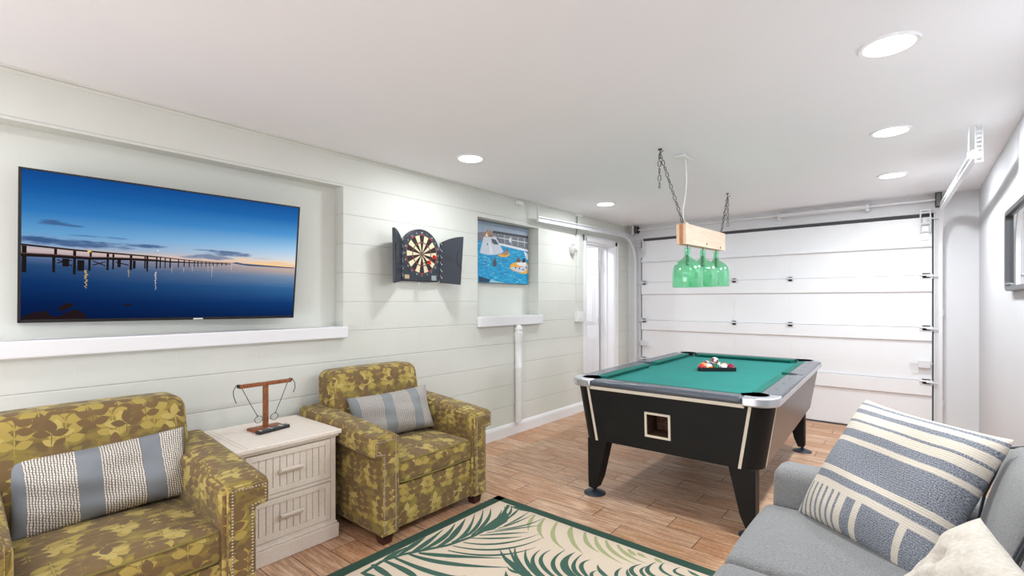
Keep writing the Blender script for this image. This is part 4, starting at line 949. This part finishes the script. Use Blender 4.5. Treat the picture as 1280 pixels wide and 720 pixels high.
# legs with levelling feet
for sx in (-1,1):
    for sy in (-1,1):
        ly = -.985 if sy < 0 else .94
        m = MB()
        top = [(sx*.515,ly-.06,zb_+.004),(sx*.375,ly-.06,zb_+.004),(sx*.375,ly+.05,zb_+.004),(sx*.515,ly+.05,zb_+.004)]
        mid = [(sx*.515,ly-.055,.12),(sx*.435,ly-.055,.12),(sx*.435,ly+.045,.12),(sx*.515,ly+.045,.12)]
        bot = [(sx*.515,ly-.05,.052),(sx*.465,ly-.05,.045),(sx*.465,ly+.04,.045),(sx*.515,ly+.04,.052)]
        m.loft([top, mid, bot]); lg = m.build('leg', M['black_laminate'], PT, bevel=.006)
        m = MB(); m.lathe([(0,.046),(.012,.046),(.012,.026),(.03,.024),(.066,.010),(.074,.004),(.074,0),(0,0)], (sx*.492,ly,0), 28, closed=False); m.build('foot_pad', M['dark_grey_plastic'], lg)

# rack and balls
bz = .7575
u_ = Vector((.254,.214,0)).normalized(); w_ = Vector((-u_.y,u_.x,0)); C0 = Vector((1.853,3.905,0))
r = .0286
RK = thing('ball_rack', 'black triangular ball rack lying on the green felt', 'ball rack', (C0.x,C0.y,bz))
def rtri(inset, n=5):
    hw, ht, rad = .166-inset*1.732, .290-inset*3, .030-inset*.6
    cs = [(-hw+rad*1.55,inset+rad),(hw-rad*1.55,inset+rad),(0,inset+ht-rad*2.0)]; P = []
    for (a, b), a0 in zip(cs, (150,270,30)):
        for i in range(n+1):
            an = radians(a0+120*i/n); P.append((a+rad*cos(an), b+rad*sin(an)))
    return P
m = MB(); o_, i_ = rtri(0), rtri(.008); X = Matrix((( u_.x,w_.x,0,0),(u_.y,w_.y,0,0),(0,0,1,0),(0,0,0,1)))
k = len(o_); V = [(a,b,z) for z in (0,.03) for a, b in o_]+[(a,b,z) for z in (0,.03) for a, b in i_]; F = []
for i in range(k):
    j = (i+1) % k; F += [(i,j,k+j,k+i),(2*k+i,3*k+i,3*k+j,2*k+j),(k+i,k+j,3*k+j,3*k+i),(i,2*k+i,2*k+j,j)]
m.add(V, F, 0, X); m.build('frame', M['black_plastic'], RK, smooth=30)
BC = {'yellow':(240,186,50),'blue':(36,70,170),'red':(216,44,38),'purple':(84,44,110),'orange':(232,128,50),'green':(14,110,84),'maroon':(150,30,60),'black':(20,20,22),'white':(244,240,228)}
BMAT = {k: plain('ball_'+k, v, .12, var=.01, Coat_Weight=.5) for k, v in BC.items()}
BN = M['black_plastic']
def pool_ball(pos, col, stripe, label, rot, num):
    b = MB()
    if stripe: b.ball((0,0,0), r, 28, 18, 0, mf=lambda z: 1 if abs(z) < .52 else 0)
    else: b.ball((0,0,0), r, 28, 18, 0)
    mats = [BMAT['white'], BMAT[col]] if stripe else [BMAT[col]]
    o = b.build('pool_ball', mats, loc=pos, rot=rot, smooth=180, recalc=False)
    tag(o, label, 'pool ball', 'pool balls in and on the rack')
    if num:
        X = Matrix.Rotation(pi/2, 4, 'X')
        q = MB(); q.loft([[(r*1.012*sin(a0)*cos(2*pi*i/16), -r*1.012*cos(a0), r*1.012*sin(a0)*sin(2*pi*i/16)) for i in range(16)] for a0 in (.46,.30,.15,.02)]); 
        c = q.build('number_spot', BMAT['white'], o, smooth=180)
        cu = bpy.data.curves.new('n','FONT'); cu.body = num; cu.size = .017; cu.align_x = 'CENTER'; cu.align_y = 'CENTER'
        tmp = bpy.data.objects.new('n', cu); COL.objects.link(tmp); bpy.context.view_layer.update(); me = bpy.data.meshes.new_from_object(tmp)
        q = MB(); q.add([(v.co.x, -sqrt(max(0,(r*1.02)**2-v.co.x**2-v.co.y**2)), v.co.y) for v in me.vertices], [tuple(p.vertices) for p in me.polygons])
        q.build('number', BN, o, smooth=0, recalc=False)
        bpy.data.objects.remove(tmp); bpy.data.curves.remove(cu); bpy.data.meshes.remove(me)
    return o
hrow = r*sqrt(3)*1.006
rows = [[('red',0,'3','solid red pool ball at the left end of the rack front row'),('orange',1,'13','white and orange striped pool ball second from left in rack front row'),('green',0,'6','green pool ball in the middle of the rack front row'),('blue',1,'10','blue striped pool ball second from right in rack front row'),('maroon',0,'7','maroon pool ball at the right end of the rack front row')],
        [('yellow',0,'1','yellow pool ball at left end of the rack second row'),('blue',0,'2','solid blue pool ball just under the raised ball, second row of the rack'),('white',0,'','plain white cue ball in the second row of the rack'),('orange',0,'5','orange pool ball at the right end of the rack second row')],
        [('red',1,'11','red striped pool ball at left end of the rack third row'),('purple',0,'4','purple pool ball in the middle of the rack third row, behind the raised ball'),('green',1,'14','green striped pool ball at right end of the rack third row')],
        [('black',0,'8','black pool ball in the rear pair of the rack'),('yellow',1,'9','yellow striped pool ball in the rear pair of the rack')],
        [('purple',1,'12','purple striped pool ball at the far apex of the rack')]]
face = math.atan2(u_.y, u_.x)
for ri, row in enumerate(rows):
    for ci, (c, st, nm, lb) in enumerate(row):
        p = C0+u_*((ci-(len(row)-1)/2)*r*2.006)+w_*(.012+r+ri*hrow); p.z = bz+r
        pool_ball(p, c, st, lb, (radians(random.uniform(-35,35)), radians(random.uniform(-70,70)), face+radians(random.uniform(-60,60))), nm)
p = C0+w_*(.012+r+hrow*.667)+u_*0; p.z = bz+r+r*1.633
pool_ball(p, 'maroon', 1, 'maroon striped pool ball resting on top of the racked balls', (radians(-8), radians(20), radians(22)), '15')
# ------------------------------------------------------------------ leaf-patterned armchairs
def make_chair(label):
    t = thing('armchair', label, 'armchair', group='olive leaf-patterned armchairs')
    # seat platform
    m = MB(); m.soft((.0,0,.178), (.385,.295,.122), .022, (.006,0,0), 8); m.build('seat_base', M['leaf'], t, uvbox=True)
    m = MB(); m.soft((.135,0,.366), (.262,.287,.066), .03, (.010,0,.016), 8); c = m.build('seat_cushion', M['leaf'], t, uvbox=True)
    for z in (.424,.312):
        m = MB()
        P = [(-.1,-.283,z),(.36,-.283,z),(.388,-.268,z),(.394,-.25,z)]+[(.394+.008*(1-(y/.25)**2),y,z) for y in (-.15,0,.15)]+[(.394,.25,z),(.388,.268,z),(.36,.283,z),(-.1,.283,z)]
        m.tube(P, .0045, 6); m.build('piping', M['leaf_dark'], c)
    # back: leaning slab with rounded shoulders
    def lean(p):
        z = p.z+.30; f = max(0, min(1, z/.6))
        p.x = p.x*(1-.22*f) - .10*f
        k = max(0, f-.55)/.45; p.y *= 1-.025*k
        return p
    m = MB(); m.soft((-.215,0,.565), (.125,.345,.30), .062, (.018,0,.006), 9, 5, fn=lean); m.build('backrest', M['leaf'], t, uvbox=True)
    for s in (1,-1):
        sl = lambda p, zc: (p.x, p.y, p.z+(.40-p.x)*.075*max(0,(p.z+zc-.06)/.53))
        m = MB()
        m.soft((.0,s*.338,.318), (.40,.063,.262), .018, (0,.014,0), n=8, fn=lambda p: sl(p,.318))
        m.soft((.005,s*.372,.536), (.405,.085,.057), .030, (0,0,.008), n=8, fn=lambda p: sl(p,.536))
        a = m.build('arm', M['leaf'], t, uvbox=True)
        # flat front facing with its row of nailheads
        P = [(.299,.065),(.299,.574),(.440,.574),(.440,.498),(.392,.490),(.392,.065)]
        m = MB(); m.prism([(s*y,z) for y, z in [(.294,.06),(.294,.579),(.447,.579),(.447,.49),(.398,.483),(.398,.06)]], YZ, .392, .4125); m.build('arm_front', M['leaf'], a, bevel=.006, seg=3, uvbox=True)
        q = [(.312,.07),(.312,.566),(.435,.566),(.435,.503),(.385,.494),(.385,.07)]
        m = MB()
        for (y0,z0_),(y1,z1_) in zip(q, q[1:]):
            n_ = max(1, round(sqrt((y1-y0)**2+(z1_-z0_)**2)/.0125))
            for i in range(n_):
                y, z = y0+(y1-y0)*i/n_, z0_+(z1_-z0_)*i/n_
                m.lathe([(0,.0036),(.003,.0028),(.005,0)], n=7, closed=False, X=Matrix.Translation((.4125,s*y,z)) @ Matrix.Rotation(pi/2,4,'Y'))
        m.build('nailhead_trim', M['brass_nail'], a, smooth=180)
    for x, y in ((.355,.345),(.355,-.345),(-.33,.32),(-.33,-.32)):
        m = MB(); m.loft([[(x+a*.5,y+b*.5,0) for a, b in ((-.055,-.055),(.055,-.055),(.055,.055),(-.055,.055))],[(x+a*.68,y+b*.68,.062) for a, b in ((-.055,-.055),(.055,-.055),(.055,.055),(-.055,.055))]]); m.build('leg', M['dark_leg'], t, bevel=.004)
    return t
M['leaf_dark'] = plain('olive_piping', (124,112,56), .85, var=.3, scale=22)
c1 = make_chair('olive leaf-patterned armchair at the left edge, below the television')
c1.location = (.59,.412,0)
c2 = copy_tree(c1); c2.location = (.47,1.887,0)
c2['label'] = 'olive leaf-patterned armchair standing between the nightstand and the pool table'

# ------------------------------------------------------------------ cushions
def pillow(name, label, mat, hw, hh, th, mtx, cat='cushion', group=None, crumple=.0, seed=1, puff=.55, nu=34, nv=26, pinch=.06, tuft=0):
    rnd = random.Random(seed); ph = [rnd.uniform(0,6.28) for _ in range(8)]
    m = MB(); ids = {}; uvs = []; V = []; F = []
    for sd in (1,-1):
        for i in range(nu+1):
            for j in range(nv+1):
                u = -cos(pi*i/nu)*.55+(2*i/nu-1)*.45; v = -cos(pi*j/nv)*.55+(2*j/nv-1)*.45
                edge = i in (0,nu) or j in (0,nv)
                if sd < 0 and edge: ids[(sd,i,j)] = ids[(1,i,j)]; continue
                x = u*hw*(1-pinch*(1-v*v)*abs(u)**2*.0 - pinch*(1-(v*v))*u*u*.9); y = v*hh*(1-pinch*(1-u*u)*v*v*1.1)
                prof = max(0,(1-u**4))**puff*max(0,(1-v**4))**puff
                z = sd*th*prof
                w = crumple*prof*(sin(3.1*u+2.2*v+ph[0])+.7*sin(5.2*u-3.7*v+ph[1])+.45*sin(9*v+4*u+ph[2]))
                if tuft: w -= tuft*prof*sum(math.exp(-((u-a)**2+(v-b)**2)/.012) for a, b in ((0,0),(.45,.4),(-.45,.4),(.45,-.4),(-.45,-.4)))*sd - crumple*.8*prof*sin(14*u+ph[3])*sin(12*v+ph[4])
                ids[(sd,i,j)] = len(V); V.append(tuple(mtx @ Vector((x, y, z+w)))); uvs.append(((u+1)/2,(v+1)/2))
    for sd in (1,-1):
        for i in range(nu):
            for j in range(nv):
                q = [ids[(sd,i,j)], ids[(sd,i+1,j)], ids[(sd,i+1,j+1)], ids[(sd,i,j+1)]]
                F.append(tuple(q if sd > 0 else q[::-1]))
    m.add(V, F)
    return m, uvs
def frame(o, ex, ey):
    ex = Vector(ex).normalized(); ey = Vector(ey); ey = (ey-ex*ey.dot(ex)).normalized(); ez = ex.cross(ey)
    return Matrix(((ex.x,ey.x,ez.x,0),(ex.y,ey.y,ez.y,0),(ex.z,ey.z,ez.z,0),(0,0,0,1)))
def put_pillow(name, label, mat, c, ex, ey, hw, hh, th, group=None, piping=None, **k):
    R3 = frame(c, ex, ey); m, uvs = pillow(name, label, mat, hw, hh, th, R3, **k)
    o = m.build(name, mat, smooth=180, uvs=uvs, loc=c, recalc=False); tag(o, label, 'cushion', group)
    return o
put_pillow('lumbar_pillow', 'grey lumbar pillow with bold cream woven bands on the left armchair', M['lumbar'], (.462,.437,.572), (.05,.60,.035), (-.40,.02,.92), .290, .150, .078, 'grey and cream lumbar pillows', crumple=.012, seed=3, puff=.62)
put_pillow('lumbar_pillow', 'muted grey lumbar pillow with soft woven bands on the armchair beside the pool table', M['lumbar_muted'], (.425,1.885,.580), (.10,.58,.025), (-.36,.05,.93), .278, .145, .078, 'grey and cream lumbar pillows', crumple=.009, seed=8, puff=.62)

# ------------------------------------------------------------------ nightstand
t = thing('nightstand', 'whitewashed two-drawer nightstand between the two armchairs', 'nightstand', (.315,1.155,0))
hx, hy = .245, .252
m = MB(); m.box((-hx,-hy,.0),(hx-.012,hy,.572)); 
for sy in (-1,1): m.box((hx-.012,sy*hy-(.03 if sy > 0 else 0),.09),(hx,sy*hy+(0 if sy > 0 else .03),.572))
for z in (.09,.318,.553): m.box((hx-.012,-hy+.03,z),(hx,hy-.03,z+.019))
m.build('carcass', M['washed'], t, bevel=.002)
m = MB(); m.box((-hx-.012,-hy-.022,.575),(hx+.03,hy+.022,.598)); m.box((-hx-.004,-hy-.012,.562),(hx+.018,hy+.012,.577)); tp_ = m.build('top', M['washed'], t, bevel=.005, seg=3)
m = MB(); m.box((-hx+.01,-hy+.02,.5981),(hx+.02,-hy+.0215,.5984)); m.box((-hx+.01,-hy-.012+.05,.598),(hx+.02,-hy+.0395,.5983)); m.build('top_joint_line', M['washed_groove'], tp_, smooth=0)
m = MB(); m.box((-hx-.004,-hy-.014,0),(hx+.014,hy+.014,.078)); m.box((-hx,-hy-.007,.078),(hx+.007,hy+.007,.092)); m.build('plinth', M['washed'], t, bevel=.005, seg=3)
for z0, z1 in ((.112,.315),(.340,.550)):
    m = MB(); y0, y1 = -hy+.034, hy-.034; X_ = hx-.008; w = .028
    m.box((X_-.2,y0+.01,z0+.008),(X_,y1-.01,z1-.008))
    m.box((X_-.004,y0,z0),(X_+.012,y0+w,z1)); m.box((X_-.004,y1-w,z0),(X_+.012,y1,z1)); m.box((X_-.004,y0+w,z0),(X_+.012,y1-w,z0+w)); m.box((X_-.004,y0+w,z1-w),(X_+.012,y1-w,z1))
    nb = 11; bw = (y1-y0-2*w)/nb
    for i in range(nb): m.box((X_-.001,y0+w+i*bw+.0014,z0+w),(X_+.0045,y0+w+(i+1)*bw-.0014,z1-w))
    d = m.build('drawer', M['washed'], t, bevel=.0015)
    m = MB(); m.box((X_+.0,y0+w,z0+w),(X_+.0006,y1-w,z1-w)); m.build('groove_shadow_board', M['washed_groove'], d, smooth=0)
    zc = (z0+z1)/2
    m = MB(); m.prism([(X_+.004,zc-.014),(X_+.018,zc-.014),(X_+.036,zc+.004),(X_+.036,zc+.016),(X_+.022,zc+.016),(X_+.012,zc+.008),(X_+.004,zc+.008)], XZ, -.058, .058); m.build('handle', M['washed'], d, bevel=.003)

# ring-toss game and remote
t = thing('ring_toss_game', 'wooden T-shaped ring toss game with strings and rings on the nightstand', 'tabletop game', (.26,1.157,.598), radians(3))
m = MB(); m.prism([(-.045,0),(.045,0),(.045,.008),(.03,.016),(-.03,.016),(-.045,.008)], XZ, -.082, .082); m.build('base', M['game_wood'], t, bevel=.002)
MB().box((-.011,-.012,.016),(.011,.012,.248)).build('post', M['game_wood'], t, bevel=.002)
MB().box((-.012,-.14,.242),(.012,.142,.262)).build('crossbar', M['game_wood'], t, bevel=.003)
for s in (-1,1):
    e_ = Vector((.0,s*.125,.242)); q = Vector((.012,s*.049,.082))
    MB().tube([e_, e_.lerp(q,.5)+Vector((0,0,-.003)), q], .0018, 6).build('string', M['cord_black'], t)
    rg = q+Vector((0,-s*.006,-.02))
    MB().tube([rg+Vector((.004*sin(2*pi*i/24),.021*cos(2*pi*i/24),.019*sin(2*pi*i/24))) for i in range(24)], .0018, 6, 0, True).build('ring', M['steel'], t)
    MB().ball(tuple(q), .004, 8, 6).build('knot', M['cord_black'], t)
    h_ = Vector((0,s*.142,.256)); P = [h_+Vector((0,-s*.006,.006)), h_+Vector((0,s*.012,.004)), h_+Vector((.0,s*.026,-.022)), h_+Vector((.004,s*.026,-.05)), h_+Vector((.006,s*.014,-.075 if s > 0 else -.088))]
    m = MB(); m.tube(P, .0022, 6); m.box((-.008,s*.142-.006,.246),(.008,s*.142+.006,.264)); m.build('hook', M['cord_black'], t)
t = thing('remote_control', 'black television remote lying in front of the game on the nightstand', 'remote control', (.335,1.165,.5985), radians(12))
m = MB(); m.loft([[(a*.021*k,b,z) for a, b in ((-1,-.09),(1,-.09),(1.05,0),(1,.09),(-1,.09),(-1.05,0))] for z, k in ((0,.8),(.006,1),(.014,1),(.018,.85))]); m.build('body', M['black_plastic'], t, bevel=.002)
bm_ = plain('remote_button_grey',(120,122,126),.5); br_ = plain('remote_button_red',(214,60,50),.5)
for i in range(11):
    for j in (-1,0,1):
        if i in (4,5,6) and j == 0: continue
        y = -.078+i*.0155; MB().box((j*.0115-.0042,y-.004,.0178),(j*.0115+.0042,y+.004,.0198)).build('button', br_ if (i == 0 and j == -1) else bm_ if i % 4 else M['plastic_white'], t)
MB().lathe([(0,.002),(.010,.002),(.010,0)], (0,0,.0178), 16).build('navigation_pad', bm_, t)

# ------------------------------------------------------------------ palm rug
t = thing('area_rug', 'cream rug with dark green palm fronds and green border on the tiled floor', 'rug', (0,0,0))
RX0, RX1, RY0, RY1 = .893, 2.47, .88, 2.392
m = MB(); m.loft([[(RX0,RY0,0.0005),(RX1,RY0,0.0005),(RX1,RY1,0.0005),(RX0,RY1,0.0005)],[(RX0,RY0,.007),(RX1,RY0,.007),(RX1,RY1,.007),(RX0,RY1,.007)]], 0)
lay = [0]
def flat(P, mat):
    lay[0] += 1; z = .0071+.000006*lay[0]
    P = [(min(RX1-.005,max(RX0+.005,a)), min(RY1-.005,max(RY0+.005,b))) for a, b in P]
    m.add([(a,b,z) for a, b in P], [tuple(range(len(P)))], mat)
def leaflet(p0, p1, p2, w, mat):
    c = (2*p1[0]-.5*p0[0]-.5*p2[0], 2*p1[1]-.5*p0[1]-.5*p2[1]); n_ = 12; Lf, Rt = [], []
    for i in range(n_+1):
        u = i/n_; x = (1-u)**2*p0[0]+2*u*(1-u)*c[0]+u*u*p2[0]; y = (1-u)**2*p0[1]+2*u*(1-u)*c[1]+u*u*p2[1]
        dx = 2*(1-u)*(c[0]-p0[0])+2*u*(p2[0]-c[0]); dy = 2*(1-u)*(c[1]-p0[1])+2*u*(p2[1]-c[1]); l = sqrt(dx*dx+dy*dy) or 1
        k = w*.5*(min(1,.45+1.6*u) if u < .45 else 1.0)*(1-max(0,u-.55)/.45*.88)
        Lf.append((x-dy/l*k, y+dx/l*k)); Rt.append((x+dy/l*k, y-dx/l*k))
    for i in range(n_): flat([Lf[i],Lf[i+1],Rt[i+1],Rt[i]], mat); lay[0] -= 1
    lay[0] += 1
def frond(data, rib, X):
    for k, p0, p1, p2 in data:
        w = {'up':.025,'dn':.018,'b':.024,'g':.026}[k]
        ln = sqrt((p0[0]-p2[0])**2+(p0[1]-p2[1])**2)
        if k == 'dn' and p0[1] < 1.6: w = .034
        if k == 'dn' and p0[1] > 1.95: w = .014
        if k == 'up': w = .034 if p0[1] < 1.7 else .024 if p0[1] < 1.9 else .017
        if k == 'b' and ln < .14: w = .018
        leaflet(X(p0), X(p1), X(p2), w, 2 if k == 'g' else 1)
    for a, b in zip(rib, rib[1:]):
        a, b = X(a), X(b); d = Vector((b[0]-a[0], b[1]-a[1])).normalized()*.011; flat([(a[0]-d.y,a[1]+d.x),(b[0]-d.y,b[1]+d.x),(b[0]+d.y,b[1]-d.x),(a[0]+d.y,a[1]-d.x)], 1)
ID = lambda p: p
frond([q for q in FROND if q[0] == 'g'], [], ID); frond([q for q in FROND if q[0] != 'g'], MIDRIB, ID)
flat([(1.145,1.92),(1.19,2.02),(1.185,2.14),(1.15,2.2),(1.11,2.23),(1.10,2.15),(1.12,2.03)], 1)
flat([(1.06,2.31),(1.14,2.31),(1.22,2.335),(1.10,2.345)], 1)
RV = lambda p: (3.36-p[0], 2.45-p[1])
RV = lambda p: (3.36-p[0], p[1]-.98)
frond([q for q in FROND if all(.92 < RV(p)[1] < 1.30 and RV(p)[0] > 1.7 for p in q[1:])], [], RV)
for i in range(9):
    leaflet((1.72+.05*i,1.62-.06*i), (1.5+.06*i,1.40-.05*i), (1.25+.09*i,1.36-.045*i), .03, 1)
    leaflet((1.72+.05*i,1.62-.06*i), (1.95+.04*i,1.60-.07*i), (2.1+.03*i,1.50-.06*i), .03, 1)
bw = .062; z = .0084
for a in ((RX0,RY0,RX0+bw,RY1),(RX1-bw,RY0,RX1,RY1),(RX0,RY0,RX1,RY0+bw),(RX0,RY1-.055,RX1,RY1)):
    m.box((a[0]-.001,a[1]-.001,.0006),(a[2]+.001,a[3]+.001,z), 3)
m.build('rug_pile', [M['rug_cream'],M['rug_green'],M['rug_sage'],M['rug_edge']], t, smooth=0, recalc=False)

# ------------------------------------------------------------------ sofa
t = thing('sofa', 'light grey fabric sofa along the right wall with loose cushions', 'sofa', (2.99,1.36,0))
SX0, SX1 = -.44, .45; SY0, SY1 = -1.03, 1.075
m = MB(); m.soft((.0,(SY0+SY1)/2,.175), (.40,(SY1-SY0)/2-.01,.115), .02, n=8); m.build('base_frame', M['sofa'], t)
for s, y in ((1,SY1-.085),(-1,SY0+.085)):
    m = MB(); m.soft((.0,y,.33), (.43,.085,.272), .045, (.006,.006,.006), n=8, k=5); m.build('arm', M['sofa'], t)
m = MB(); m.soft((.395,(SY0+SY1)/2,.455), (.055,(SY1-SY0)/2,.325), .02, n=8); m.build('back_frame', M['grey_felt_dark'], t)
cw = (SY1-SY0-.34)/3
for i in range(3):
    y = SY1-.17-cw*(i+.5)
    m = MB(); m.soft((-.085,y,.375), (.375,cw/2-.003,.083), .042, (.012,.0,.016), n=9, k=5); c = m.build('seat_cushion', M['sofa'], t)
    m = MB(); m.tube([(.2,y-cw/2+.012,.42),(-.43,y-cw/2+.012,.42),(-.458,y-cw/2+.03,.42),(-.462,y,.42),(-.458,y+cw/2-.03,.42),(-.43,y+cw/2-.012,.42),(.2,y+cw/2-.012,.42)], .004, 6); m.build('piping', M['sofa'], c)
    X = Matrix.Translation((.285,y,.640)) @ Matrix.Rotation(radians(14), 4, 'Y')
    m = MB(); m.soft((0,0,0), (.065,cw/2-.004,.205), .055, (.022,0,.012), n=9, k=5, X=X); c = m.build('back_cushion', M['sofa'], t)
    for s in (-1,1):
        m = MB(); m.tube([X @ Vector((-.06,s*(cw/2-.010),-.17)), X @ Vector((-.074,s*(cw/2-.012),0)), X @ Vector((-.06,s*(cw/2-.012),.175)), X @ Vector((0,s*(cw/2-.02),.212))], .0045, 6); m.build('piping', M['sofa_dark'], c)
for x in (-.36,.36):
    for y in (SY0+.09,SY1-.09):
        m = MB(); m.lathe([(.018,0),(.026,.065)], (x,y,0), 14); m.build('leg', M['dark_leg'], t)

BL, BR, TR, TL = Vector((2.70,2.215,.475)), Vector((3.03,1.94,.475)), Vector((3.245,2.10,.842)), Vector((2.865,2.42,.884))
put_pillow('throw_pillow', 'large cream and blue striped throw pillow leaning in the sofa corner', M['striped'], tuple((BL+BR+TR+TL)/4), (BR-BL)+(TR-TL), (TL-BL)+(TR-BR), .255, .27, .085, 'throw pillows on the sofa', crumple=.006, seed=5, puff=.6, pinch=.05, nu=40, nv=40)
BL, BR, TR, TL = Vector((2.96,1.62,.48)), Vector((3.02,1.27,.48)), Vector((3.215,1.17,.775)), Vector((3.15,1.49,.785))
put_pillow('throw_pillow', 'plain cream tufted plush throw pillow in front of the striped pillow', M['cream_fur'], tuple((BL+BR+TR+TL)/4+Vector((0,0,.0))), (BR-BL)+(TR-TL), (TL-BL)+(TR-BR), .185, .185, .06, 'throw pillows on the sofa', crumple=.006, seed=11, puff=.6, pinch=.05, nu=56, nv=56, tuft=.05)

# ------------------------------------------------------------------ mirror on the right wall
t = thing('wall_mirror', 'dark framed mirror with rounded corners on the right wall', 'mirror', (W,3.73,1.61))
def rr2(hy, hz, r, x): return [(x,a,b) for a, b, _ in rrect(hy, hz, r, 0, 5)]
m = MB(); m.loft([rr2(.46,.242,.05,-.001), rr2(.46,.242,.05,-.030), rr2(.455,.237,.047,-.034), rr2(.432,.214,.03,-.032), rr2(.428,.210,.03,-.012)], caps=False); m.build('frame', M['frame_grey'], t, smooth=35)
m = MB(); m.add(rr2(.431,.213,.03,-.014), [tuple(range(24))]); m.add(rr2(.45,.232,.04,-.002), [tuple(range(24))]); m.build('mirror_glass', M['mirror'], t, smooth=0)

# ------------------------------------------------------------------ camera, world, view
cam = bpy.data.cameras.new('camera'); co = bpy.data.objects.new('camera', cam); COL.objects.link(co)
co.location = (3.02,0,1.307); co.rotation_euler = (pi/2,0,radians(40)); cam.sensor_width = 36; cam.lens = 598/1280*36; cam.shift_y = 16.6/1280; cam.clip_start = .02
S.camera = co
w = bpy.data.worlds.new('world'); S.world = w; w.use_nodes = True; w.node_tree.nodes['Background'].inputs[0].default_value = (.9,.95,1,1); w.node_tree.nodes['Background'].inputs[1].default_value = .3
S.view_settings.view_transform = 'Standard'; S.view_settings.look = 'None'; S.view_settings.exposure = 0.0; S.view_settings.gamma = 1; S.view_settings.use_curve_mapping = False
